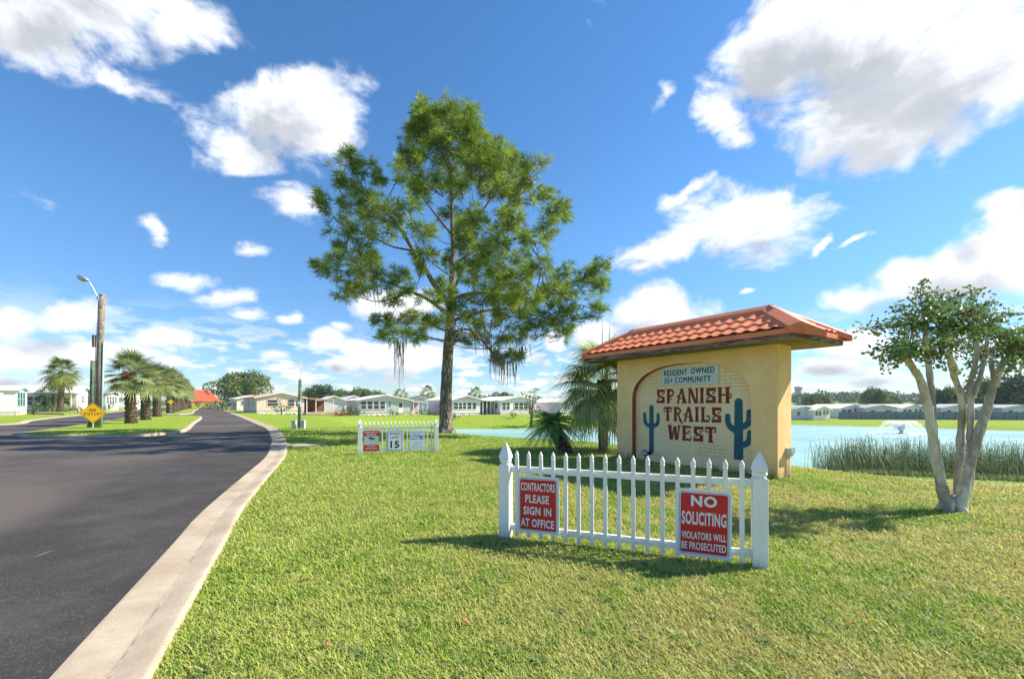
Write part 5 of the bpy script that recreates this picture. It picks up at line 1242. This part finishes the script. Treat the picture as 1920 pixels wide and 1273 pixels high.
# ------------------------------------------------------------------ houses
def house(name, label, px, d, G, Wd, Ln, eave, peak, wall, roof, wins=(), lwins=(), group='mobile homes round the lake', door=None, porch=None, trim='trimw', skirt=.35, gable=None, over=.45, z=None, px_anchor=0, shutters=False):
    """origin at the left corner of the gable end; +x along the gable, +y back along the ridge"""
    x = (px - CX) / F_PX * d; z = th(x, d) if z is None else z
    t = empty(name, (x, d, z), math.atan2(G[1], G[0]), label, 'house', group)
    mb = MB(); s = skirt
    vs = [(0,0,s),(Wd,0,s),(Wd,0,eave),(Wd/2,0,peak),(0,0,eave)]; vb = [(a, Ln, c) for a, _, c in vs]
    mb.add(vs + vb, [(0,1,2,4),(4,2,3),(5,9,7,6),(9,8,7),(0,4,9,5),(1,6,7,2)])
    mb.build('wall', wall, t)
    MB().box(.03, Wd - .03, .03, Ln - .03, -.6, s).build('skirting', 'skirt', t)
    if gable:
        a, b_, c = gable; mb = MB(); mb.add([(a,-.02,s),(b_,-.02,s),(b_,-.02,eave-.05),(a,-.02,eave-.05)], [(0,1,2,3)]); mb.build('gable_panel', c, t)
    mb = MB(); o = over; k = (peak - eave) / (Wd / 2); th_ = .12
    for sg in (0, 1):
        xa, xb = (-o, Wd / 2) if sg == 0 else (Wd + o, Wd / 2); za, zb = eave - k * o + .03, peak + .03
        mb.add([(xa, -o, za), (xb, -o, zb), (xb, Ln + o, zb), (xa, Ln + o, za), (xa, -o, za + th_), (xb, -o, zb + th_), (xb, Ln + o, zb + th_), (xa, Ln + o, za + th_)], [(0,1,2,3),(4,5,6,7),(0,1,5,4),(2,3,7,6),(0,3,7,4)])
    rf = mb.build('roof', roof, t)
    mb = MB()       # bright edge trim along the gable rake
    for xa, xb in ((-o, Wd / 2), (Wd + o, Wd / 2)):
        za, zb = eave - k * o - .04, peak - .04
        mb.add([(xa, -o - .02, za), (xb, -o - .02, zb), (xb, -o - .02, zb + th_ + .08), (xa, -o - .02, za + th_ + .08)], [(0,1,2,3)])
    mb.build('rake_trim', trim, rf)
    def window(x0, x1, z0, z1, side, n=1, rows=2):
        f = (lambda a, b_, dd: (a, -dd, b_)) if side == 'f' else (lambda a, b_, dd: (-dd, a, b_))
        mb = MB(); w = .07
        def bx(a0, a1, b0, b1, d0, d1):
            p = [f(a, b_, dd) for dd in (d0, d1) for b_ in (b0, b1) for a in (a0, a1)]; mb.add(p, [(0,2,3,1),(4,5,7,6),(0,1,5,4),(2,6,7,3),(0,4,6,2),(1,3,7,5)])
        bx(x0 - w, x1 + w, z1, z1 + w, .022, .07); bx(x0 - w, x1 + w, z0 - w, z0, .022, .09); bx(x0 - w, x0, z0, z1, .022, .07); bx(x1, x1 + w, z0, z1, .022, .07)
        for i in range(1, n): xx = x0 + (x1 - x0) * i / n; bx(xx - .05, xx + .05, z0, z1, .024, .065)
        for i in range(1, rows): zz = z0 + (z1 - z0) * i / rows; bx(x0, x1, zz - .03, zz + .03, .026, .060)
        wf = mb.build('window', trim, t)
        m2 = MB(); m2.add([f(x0, z0, .03), f(x1, z0, .03), f(x1, z1, .03), f(x0, z1, .03)], [(0,1,2,3)]); m2.build('pane', 'glass', wf)
    for (x0, x1, z0, z1, n) in wins: window(x0, x1, z0, z1, 'f', n)
    for (x0, x1, z0, z1, n) in lwins: window(x0, x1, z0, z1, 's', n)
    if door:
        a, c = door; dd = MB().box(a, a + .9, -.06, -.022, s - .1, s + 1.95).build('door', c, t)
        MB().box(a + .12, a + .78, -.075, -.061, s + .9, s + 1.8).build('pane', 'glass', dd); MB().tube([(a + .8, -.09, s + .85), (a + .8, -.06, s + .85)], .03, 6).build('handle', 'metal', dd)
        mb = MB(); mb.box(a - .1, a + 1.0, -.75, -.07, -.3, s * .5); mb.box(a - .1, a + 1.0, -.42, -.07, s * .5, s - .1); mb.build('steps', 'concrete', t)
    if porch:      # (x0, x1, depth back, height, posts, roof material, back wall material)
        x0, x1, y1, hh, npst, rm, bm_ = porch
        mb = MB(); hb = hh + .25
        mb.add([(x0, -.4, hb), (x1, -.4, hh), (x1, y1, hh), (x0, y1, hb), (x0, -.4, hb + .14), (x1, -.4, hh + .14), (x1, y1, hh + .14), (x0, y1, hb + .14)], [(0,1,2,3),(4,5,6,7),(0,1,5,4),(2,3,7,6),(0,3,7,4),(1,2,6,5)])
        mb.build('carport_roof', rm, t)
        for i in range(npst):
            xx = x0 + .35 + (x1 - x0 - .5) * i / max(1, npst - 1); MB().box(xx - .07, xx + .07, -.2, -.06, -.3, hh + .1 + .15 * (1 - i / npst)).build('post', trim, t)
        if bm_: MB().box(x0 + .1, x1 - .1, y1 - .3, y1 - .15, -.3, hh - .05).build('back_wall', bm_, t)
        slab_ = MB(); slab_.box(x0 - .1, x1 + .2, -1.6, y1 - .35, -.4, .04); slab_.build('carport_floor', 'concrete', t)
    return t
GA = (.76, .65)
h5 = house('mobile_home', 'beige gabled mobile home with salmon roof and brown shaded carport by the kerb', 481, 75, GA, 7.8, 13.5, 2.75, 3.62, 'cream', 'roofo',
      wins=[(1.7, 3.3, 1.25, 2.35, 1), (5.0, 6.1, 1.25, 2.35, 1)], lwins=[(2, 3.2, 1.2, 2.2, 1), (7, 8.2, 1.2, 2.2, 1)], porch=(7.85, 13.2, 5.5, 2.35, 4, 'roofo', 'brown'), trim='cream', gable=(0.02, 7.78, 'beige'))
house('mobile_home', 'white sunroom mobile home with mint end wall and four big windows', 672, 78, (.86, .51), 9.8, 12.5, 2.75, 3.72, 'bluewall', 'roofw',
      wins=[(.45, 1.35, 1.15, 2.55, 1), (1.6, 2.5, 1.15, 2.55, 1), (2.75, 3.65, 1.15, 2.55, 1), (3.9, 4.8, 1.15, 2.55, 1), (5.4, 6.0, 1.7, 2.4, 1)], lwins=[(3, 4.2, 1.2, 2.2, 1), (7, 8.2, 1.2, 2.2, 1)],
      door=(7.3, 'trimw'), porch=(9.9, 13.2, 5, 2.3, 4, 'roofw', 'bluewall'), gable=(5.15, 9.7, 'mint'), skirt=.5)
h7 = house('mobile_home', 'white mobile home with a gable of six windows, half hidden by the pine trunk', 848, 80, (.86, .51), 5.9, 14, 2.85, 3.62, 'bluewall', 'roofw',
      wins=[(.3, 1.15, 1.1, 2.3, 1), (1.3, 2.0, 1.1, 2.3, 1), (2.15, 2.8, 1.1, 2.3, 1), (3.1, 3.9, 1.1, 2.3, 1), (4.2, 4.9, 1.1, 2.3, 1)], lwins=[(6.2, 7.6, 1.3, 2.2, 2), (1.8, 3.2, 1.3, 2.3, 2)],
      porch=(6.0, 9.9, 5.5, 2.5, 5, 'roofw', 'bluewall'), gable=(.02, 5.88, 'wwall'))
house('mobile_home', 'white mobile home with dark screened windows right of the open carport', 938, 83, (.86, .51), 8.4, 12, 2.75, 3.55, 'wwall', 'roofw',
      wins=[(.5, 1.2, 1.0, 2.3, 1), (1.4, 2.1, 1.0, 2.3, 1), (3.2, 4.1, 1.0, 2.3, 1), (4.3, 5.2, 1.0, 2.3, 1), (5.4, 6.3, 1.0, 2.3, 1)], lwins=[(1, 2, 1.2, 2.2, 1)])
house('mobile_home', 'low white mobile home seen between the cycad and the fan palm', 1050, 85, (.86, .51), 5.6, 10, 2.5, 3.3, 'bluewall', 'roofw', wins=[(1, 2.5, 1.1, 2.1, 2), (3.5, 4.8, 1.1, 2.1, 2)], trim='trimw')
house('mobile_home', 'pale mobile home glimpsed right of the fan palm trunk', 1118, 87, (.86, .51), 6.2, 10, 2.5, 3.3, 'cream', 'roofg', wins=[(1, 2.2, 1.1, 2.1, 1), (4, 5.2, 1.1, 2.1, 1)])
house('mobile_home', 'grey-roofed gabled home behind the carport of the beige one', 634, 104, (.86, .51), 7, 14, 2.9, 4.1, 'bluewall', 'roofg')
house('mobile_home', 'long grey-roofed home behind the white sunroom home', 748, 108, (.95, .3), 9, 16, 3.0, 4.2, 'bluewall', 'roofg')
house('mobile_home', 'white-roofed home tucked behind the beige carport', 600, 98, (.86, .51), 6, 12, 2.8, 3.9, 'bluewall', 'roofw')
house('mobile_home', 'farther white home with grey carport at the bend of the road', 444, 108, GA, 6.6, 12, 3.2, 4.0, 'cream', 'roofw', wins=[(1, 2.2, 1.6, 2.6, 1)], lwins=[(1.5, 3, 1.2, 2.3, 1), (6, 8, 1.2, 2.3, 2)], z=-.25)
# left of the road
house('mobile_home', 'white porch house at the left edge with a large awning', 31, 54, (-.60, .80), 4.3, 9, 3.15, 3.55, 'wwall', 'roofw', wins=[(.25, 1.05, 1.2, 2.9, 1), (1.3, 2.1, 1.2, 2.9, 1), (2.4, 3.2, 1.2, 2.9, 1)], trim='tealtrim', skirt=.5, over=.25)
aw = empty('awning', (at(31, 700, 54).x - .78 * 1.0, 54 - .62 * 1.0, 0), math.atan2(.80, -.60), 'white window awning on the house at the left edge', 'awning')
mb = MB(); mb.add([(-.03, .1, 3.0), (-.03, 2.6, 3.0), (.55 - 1.0, 2.7, 1.6), (.55 - 1.0, 0, 1.6), (-.07, .1, 2.95), (-.07, 2.6, 2.95)], [(0, 1, 2, 3), (4, 3, 2, 5), (0, 3, 4), (1, 5, 2)]); mb.build('canopy', 'trimw', aw)
h2 = house('mobile_home', 'long white-roofed house with dark porch windows and cream gable behind the tall sabal palm', 143, 75, (-.35, .94), 4.7, 12, 3.3, 4.35, 'wwall', 'roofw', wins=[(1.6, 2.1, 1.5, 2.7, 1)],
      lwins=[(.7, 2.1, 1.1, 2.5, 1), (3.2, 4.5, 1.1, 2.6, 2), (4.7, 5.5, 1.1, 2.6, 1), (5.7, 6.5, 1.1, 2.6, 1), (6.7, 7.6, 1.1, 2.6, 1)], gable=(.02, 4.68, 'cream'), skirt=.3)
MB().box(-.95, -.85, .25, .4, -.4, 3.0).build('porch_post', 'trimw', h2); MB().box(-.95, -.85, 3.0, 3.15, -.4, 3.0).build('porch_post', 'trimw', h2)
house('mobile_home', 'dark-roofed pale green house seen behind the street light pole', 198, 95, (-.45, .89), 7.8, 8, 3.6, 4.1, 'mint', 'roofg', wins=[(.6, 1.6, 1.5, 3.0, 1), (2.2, 3.2, 1.5, 3.0, 1), (3.8, 4.8, 1.5, 3.0, 1), (5.4, 6.4, 1.5, 3.0, 1)], z=.25)
house('mobile_home', 'small far white house between the first two median palms', 256, 130, (-.5, .86), 9, 9, 3.3, 4.4, 'wwall', 'roofw', wins=[(1, 3, 1.2, 2.6, 2), (5, 7, 1.2, 2.6, 2)], lwins=[(1, 2.5, 1.2, 2.6, 1)], z=.3)
# clubhouse with the orange-red hipped roof at the end of the road
ch = empty('clubhouse', (at(377, 755, 215).x, 215, 0), R(25), 'low building under an orange-red hipped roof at the end of the road', 'building')
MB().box(-9, 9, -7, 7, -.5, 3.2).build('wall', 'cream', ch)
mb = MB(); mb.add([(-10.5, -8.5, 3.0), (10.5, -8.5, 3.0), (10.5, 8.5, 3.0), (-10.5, 8.5, 3.0), (-4.5, 0, 9.3), (3.5, 0, 9.3)], [(0, 1, 5, 4), (1, 2, 5), (2, 3, 4, 5), (3, 0, 4), (0, 3, 2, 1)]); mb.build('roof', 'roofred', ch); ch.scale = (.8, .8, .95)
MB().box(-6, 6, -8.6, -8.3, 0, 2.3).build('sign_band', 'yellow', ch)
# low rockery and patio of the beige home
for px, d, w, dd_, lb in ((520, 70.5, 5.5, 1.2, 0), (866, 76.5, 4.5, 1.0, 0), (712, 75.5, 4.0, .8, 0)):
    x = (px - CX) / F_PX * d; rs = random.Random(px); root = None; mb = MB()
    for k in range(34):
        r = rs.uniform(.12, .3); c = (rs.uniform(-w / 2, w / 2), rs.uniform(-dd_ / 2, dd_ / 2), rs.uniform(0, .08))
        mb.lathe([(r * .5, -.1), (r, .02), (r * .85, r * .5), (r * .3, r * .72)], 6, c, False, rs.uniform(0, 3))
    o = mb.build('rockery', 'skirt'); o.location = (x, d, th(x, d)); o.rotation_euler.z = .6
    tag(o, {520: 'row of pale rocks before the beige gable wall', 866: 'pale rock edging before the gable right of the pine', 712: 'pale stones along the foot of the white sunroom'}[px], 'rocks', 'rock edgings before the houses')

# ------------------------------------------------------------------ poles and road sign
def pole_light():
    b0 = at(184, 806, 25.0); root = empty('street_light', (b0.x, 25, 0.13), 0, 'tall weathered wooden street light pole with a curved lamp arm, on the median', 'street light')
    mb = MB(); mb.tube([(0, 0, -.3), (.10, 0, 4), (.26, 0, 7.75)], [.18, .16, .14], 14); mb.build('pole', 'pole', root)
    MB().tube([(.26, 0, 7.751), (.26, 0, 7.80)], [.165, .10], 12).build('pole_cap', 'metal', root)
    mb = MB(); mb.tube(spl3([Vector(p) for p in ((.12, -.14, 7.45), (.04, -.16, 7.75), (-.14, -.22, 8.2), (-.30, -.28, 8.52))], 4), .032, 6); mb.build('lamp_arm', 'metal', root)
    T = Matrix.Translation((-.52, -.36, 8.63)) @ Matrix.Rotation(R(-68), 4, 'Y')
    MB().lathe([(.03, -.34), (.10, -.22), (.155, .0), (.14, .22), (.05, .34)], 12, T=T).build('lamp_head', 'metal', root)
    T = Matrix.Translation((-.56, -.36, 8.55)) @ Matrix.Rotation(R(-68), 4, 'Y'); MB().lathe([(.05, -.16), (.10, -.05), (.11, .10), (.05, .2)], 10, T=T).build('lens', 'palebox', root)
    MB().tube([(.30, -.16, 7.1), (.50, -.20, 7.0)], .03, 5).build('bracket', 'metal', root)
    mb = MB(); mb.tube([(-.12, -.17, 0), (-.02, -.15, 4), (.14, -.12, 7.4)], .018, 5); mb.build('conduit', 'pole', root)
    mb = MB(); mb.tube([(.20, -.02, 0), (.36, -.02, 5.0)], .045, 6); mb.build('cable_guard', 'guard', root)
    MB().box(-.13, -.0, -.24, -.12, 4.7, 5.4).build('meter_box', 'pole', root)
    return root
pole_light()
b0 = at(173, 805, 25.3); pp = empty('wooden_post', (b0.x, 25.3, .13), 0, 'shorter green-stained wooden post left of the street light pole', 'post')
MB().tube([(-.05, 0, -.3), (.06, 0, 3.95)], [.14, .125], 12).build('post', 'polegreen', pp)
MB().tube([(-.20, -.08, 0), (-.14, -.08, 2.2)], .035, 6).build('cable_guard', 'guard', pp)
sg = empty('no_outlet_sign', (at(182, 774, 24.6).x, 24.6, .13), R(27), 'yellow diamond road sign reading NO OUTLET on the median', 'road sign')
hz = 1.5 - (774 - 758) / 800 * 24.6 - .13; hd = .58
def dia(r, rr=.05): return [(0, r), (-.03, r - .01), (-r + .01, .03), (-r, 0), (-r + .01, -.03), (-.03, -r + .01), (0, -r), (.03, -r + .01), (r - .01, -.03), (r, 0), (r - .01, .03), (.03, r - .01)]
MB().prism(dia(hd), lambda a, b_, t_: (a, t_, hz + b_), 0, .006).build('plate', 'yellowsign', sg)
mb = MB()
o_, i_ = dia(hd - .035), dia(hd - .055); n = len(o_)
mb.add([(a, -.002, hz + b_) for a, b_ in o_] + [(a, -.002, hz + b_) for a, b_ in i_], [(k, (k + 1) % n, (k + 1) % n + n, k + n) for k in range(n)]); mb.build('border', 'black', sg, False)
mb = MB()
for s_, x0, z0, w, h in (('NO', -.13, .09, .27, .155), ('O U T L E T', -.385, -.125, .77, .15)):
    v, f = text_faces(s_, w, h, .028); mb = MB(); mb.add([(x0 + a, -.003, hz + z0 + b_) for a, b_ in v], f); mb.build('lettering', 'black', sg, False)
MB().box(-.03, .03, .007, .05, -.3, hz + .5).build('post', 'guard', sg)
sg.location.y -= .25
# second yellow diamond far down the median
s2 = empty('warning_sign', (at(320, 757, 63).x, 63, .13), R(27), 'small yellow sign seen from afar among the median palms', 'road sign')
MB().prism(dia(.38), lambda a, b_, t_: (a, t_, 1.75 + b_), 0, .006).build('plate', 'yellowsign', s2); MB().box(-.03, .03, .007, .05, -.3, 2.2).build('post', 'metal', s2)
# thin pole with two utility cabinets
b0 = at(561, 803, 26.5); up = empty('utility_pole', (b0.x, 26.5, 0), 0, 'short thin wooden utility pole standing between two small cabinets', 'pole')
mb = MB(); mb.tube([(0, 0, -.3), (.06, 0, 3.05)], [.105, .09], 10); mb.build('pole', 'polegreen', up)
MB().tube([(.10, 0, 3.05), (.10, 0, 4.3)], .010, 4).build('antenna', 'metal', up)
MB().box(-.12, .16, -.17, -.09, 1.35, 1.75).build('meter_box', 'cabinet2', up); MB().lathe([(.10, 0), (.10, .10), (.04, .13)], 10, T=Matrix.Translation((.02, -.17, 1.55)) @ Matrix.Rotation(R(90), 4, 'X')).build('meter', 'metal', up)
for px, mat_, lb in ((551.5, 'cabinet', 'small green-grey utility pedestal left of the thin pole'), (568, 'cabinet2', 'small blue-grey utility pedestal right of the thin pole')):
    b0 = at(px, 803, 26.2); cb = empty('utility_pedestal', (b0.x, 26.2, 0), .1, lb, 'pedestal', 'utility pedestals')
    MB().box(-.12, .12, -.12, .12, -.1, .46).build('cabinet_body', mat_, cb); MB().box(-.135, .135, -.135, .135, .461, .52).build('lid', mat_, cb); MB().box(-.02, .02, -.135, -.121, .25, .33).build('latch', 'metal', cb)
# irrigation marker in the field, mailbox post on the left lawn
mk = empty('marker_stake', (at(648, 797, 29).x, 29, 0), 0, 'thin white marker stake standing alone in the grass field', 'stake')
MB().box(-.03, .03, -.01, .01, -.1, .30).build('stake', 'vinyl', mk)
slab('sidewalk', [(-66.5, 62.5), (-61.5, 58.6), (-63.0, 56.5), (-69, 60)], .28, 'asphalt', .3)

# ------------------------------------------------------------------ far shore at the right
FS = 'homes on the far right shore'
hA = house('shore_home', 'long white home with a windowed gable porch on the far right shore', 1526, 92, (.93, .36), 5.2, 9, 2.2, 3.0, 'wwall', 'roofw', wins=[(.4, 1.2, 1.0, 1.9, 1), (1.5, 2.3, 1.0, 1.9, 1), (3.0, 3.6, 1.2, 2.0, 1), (4.0, 4.6, 1.2, 2.0, 1)], group=FS, skirt=.2)
hB = house('shore_home', 'pale grey long home directly left of the windowed gable porch', 1486, 93, (.99, .1), 5.6, 9, 2.3, 2.9, 'bluewall', 'roofg', wins=[(1, 1.8, 1.0, 1.8, 1), (3.6, 4.6, 1.0, 1.8, 1)], group=FS, skirt=.2)
lbs = ['white-roofed home behind the grey fence, just right of the gable porch', 'white-roofed home behind the grey fence, above the fountain', 'white-roofed home behind the grey fence, left of the myrtle trunks', 'white-roofed home behind the grey fence, seen between the myrtle trunks', 'white-roofed home behind the grey fence, right of the myrtle trunks', 'white-roofed home behind the grey fence, at the right edge']
for i, (px, d) in enumerate(((1575, 104), (1622, 102), (1690, 104), (1765, 103), (1822, 104), (1880, 102))):
    c = copy_tree(hB if i % 2 else hA); x = (px - CX) / F_PX * d; c.location = (x, d, th(x, d)); c.rotation_euler.z = (0.15, .0, .2, .05, .1, .0)[i]; c.scale = (1.35, 1.1, 1.10); c['label'] = lbs[i]
    for ch_ in c.children:
        if ch_.name.startswith('roof'): ch_.data = hA.children[2].data if False else ch_.data
fr = empty('board_fence', (at(1572, 780, 97).x, 97, th(at(1572, 780, 97).x, 97)), math.atan2(-6.0, 44), 'long grey board fence along the far right shore', 'fence')
mb = MB(); x = 0
while x < 62:
    z = random.uniform(-.03, .03); mb.box(x, x + .19, 0, .03, -.6, 1.75 + z); x += .205
mb.build('board_panel', 'greyfence', fr)
for k in range(27): MB().box(k * 2.35, k * 2.35 + .12, -.13, -.003, -.6, 1.85).build('post', 'greyfence', fr)
wt = empty('water_tower', (at(1497, 750, 620).x, 620, th(at(1497, 750, 620).x, 620)), 0, 'grey cylindrical water tower on the far right horizon', 'water tower')
MB().lathe([(4.6, -3), (4.4, 10), (4.5, 15)], 24).build('shaft', 'towerc', wt); MB().lathe([(4.5, 15), (5.3, 16.2), (5.3, 18.6), (4.8, 19.2), (4.6, 19.3)], 24).build('tank', 'towerc', wt); MB().box(-1, 1, -1, 1, 19.31, 20.2).build('hatch', 'towerc', wt)
fb = empty('distant_building', (at(1712, 750, 520).x, 520, th(at(1712, 750, 520).x, 520)), 0, 'large pale flat building on the far horizon left of the myrtle trunks', 'building')
MB().box(-22, 22, 0, 30, -5, 5.5).build('wall', 'greyfence', fb); MB().box(8, 20, 2, 20, 5.51, 9.5).build('upper_block', 'towerc', fb); MB().box(-22.5, 22.5, -.5, 30.5, 5.505, 6.1).build('parapet', 'towerc', fb) if False else None
TR = 'trees beyond the far right shore'
for k, (px, d, s, sz, dark, lb) in enumerate(((1505,170,.55,.55,1,'dark tree at the foot of the water tower'), (1530,175,.7,.6,0,'green tree right of the water tower'), (1552,140,.75,.42,1,'long dark hedge tree behind the gable porch'), (1578,138,.7,.42,1,'dark hedge tree right of the gable porch, second'), (1600,142,.6,.38,1,'dark hedge tree right of the gable porch, third'),
        (1640,200,.8,.85,0,'tree left of the fountain on the far shore'), (1655,120,.3,.30,1,'small round shrub tree above the fountain'), (1668,210,.6,.6,0,'tree directly above the fountain'), (1705,125,.30,.33,1,'dark round shrub tree right of the fountain'), (1728,190,.6,.6,1,'dark tree touching the left myrtle trunk'),
        (1764,150,.75,1.05,1,'tall dark tree between the left myrtle trunks'), (1785,150,.6,.75,0,'green tree between the middle myrtle trunks'), (1835,150,.8,.95,0,'green tree behind the right myrtle trunk'), (1872,120,.9,1.15,1,'big dark tree right of the myrtle trunks'), (1905,118,1.0,1.35,1,'tallest dark tree at the right edge'), (1935,122,.9,1.2,1,'dark tree cut by the right edge'), (1850,200,.8,.8,1,'dark tree behind the right myrtle fork'))):
    x = (px - CX) / F_PX * d; put(oakB if dark else oakA, (x, d, th(x, d) - .3), lb, (s * (1 if dark else .75),) * 2 + (sz * (1.05 if dark else 1.1),), k * 2.1, TR)
# wooded ridge and far woods
def woods():
    bl = []; rs = random.Random(9)
    for i in range(260):
        px = rs.uniform(1490, 1990); d = rs.uniform(430, 900); x = (px - CX) / F_PX * d; bl.append((x, d, th(x, d) + rs.uniform(1, 6) * (1.15 if 1540 < px < 1680 else .8), rs.uniform(5, 10)))
    for i in range(620):
        px = rs.uniform(-60, 1480); d = rs.uniform(430, 640); x = (px - CX) / F_PX * d; bl.append((x, d, rs.uniform(.5, 4.5), rs.uniform(4, 7)))
    P = blob_points(bl, 1.3); V = leaf_quads(P, 2.6, .1, .8); o = np_mesh('far_woods', V, np.clip(rng.normal(.45, .25, len(P)), 0, 1), 'oakdark'); o['kind'] = 'stuff'; o['label'] = 'far woods along the horizon'; o['category'] = 'woods'
woods()
# far air: a thin even haze
mb = MB(); mb.box(-2500, 2500, -2500, 2500, WZ - 8, 26); hz_ = mb.build('haze', 'spray'); hz_['kind'] = 'stuff'; hz_['label'] = 'thin haze over the far shore'; hz_['category'] = 'haze'
hm_ = bpy.data.materials.new('haze'); hm_.use_nodes = True; t = hm_.node_tree; t.nodes.clear(); pv = t.nodes.new('ShaderNodeVolumePrincipled'); pv.inputs['Density'].default_value = .00022; pv.inputs['Color'].default_value = (.82, .89, 1, 1); ou = t.nodes.new('ShaderNodeOutputMaterial'); t.links.new(pv.outputs[0], ou.inputs['Volume'])
hz_.data.materials[0] = hm_
USE_HAZE = True
if not USE_HAZE: bpy.data.objects.remove(hz_)

# ------------------------------------------------------------------ small things on the lawn
def lawn_weeds():
    n = 420; r = 2.2 * np.exp(rng.uniform(0, math.log(5.5), n)); a = np.radians(rng.uniform(-50, 52, n)); x, y = r * np.sin(a), r * np.cos(a)
    ki = np.array(KO); ok = x > np.interp(y, ki[:, 1], ki[:, 0]) + .12; x, y = x[ok], y[ok]; V = []
    for px_, py_ in zip(x, y):
        k = random.randint(5, 9); s = random.uniform(.025, .055); z = th(px_, py_)
        for i in range(k):
            q = 2 * math.pi * i / k + random.uniform(-.3, .3); c, sn = math.cos(q), math.sin(q); w = s * .24
            V.append([(px_, py_, z + .012), (px_ + c * s * .6 - sn * w, py_ + sn * s * .6 + c * w, z + .036), (px_ + c * s * 1.25, py_ + sn * s * 1.25, z + .026), (px_ + c * s * .6 + sn * w, py_ + sn * s * .6 - c * w, z + .034)])
    o = np_mesh('lawn_weeds', V, rng.random(len(V)) * .8, 'bush'); o['kind'] = 'stuff'; o['label'] = 'small broad-leaved weeds scattered in the mown lawn'; o['category'] = 'weeds'
lawn_weeds()
for px, py, sc, lb in ((605, 1212, 1.0, 'orange fallen leaf lying on the lawn near the kerb, lowest in view'), (880, 1172, 1.5, 'rusty dry leaf scrap on the lawn below the left fence post'), (1604, 1172, 1.2, 'brown dry leaf on the lawn at lower right')):
    d = 1.47 * F_PX / (py - HY); x = (px - CX) / F_PX * d; mb = MB(); s = .030 * sc
    out = [(0, 0), (.5, .34), (1.1, .42), (1.7, .22), (2.1, 0), (1.7, -.22), (1.1, -.40), (.5, -.32)]
    n = len(out); vs = [(a * s, b_ * s, .012 * math.sin(a * 1.5) + abs(b_) * .018) for a, b_ in out]; vs += [(a, b_, c + .0015) for a, b_, c in vs]
    mb.add(vs, [tuple(range(n))[::-1], tuple(range(n, 2 * n))] + [(i, (i + 1) % n, (i + 1) % n + n, i + n) for i in range(n)])
    o = mb.build('fallen_leaf', 'dryleaf'); o.location = (x, d, .036); o.rotation_euler = (.2, -.15, px * .01); tag(o, lb, 'leaf', 'fallen leaves on the lawn')
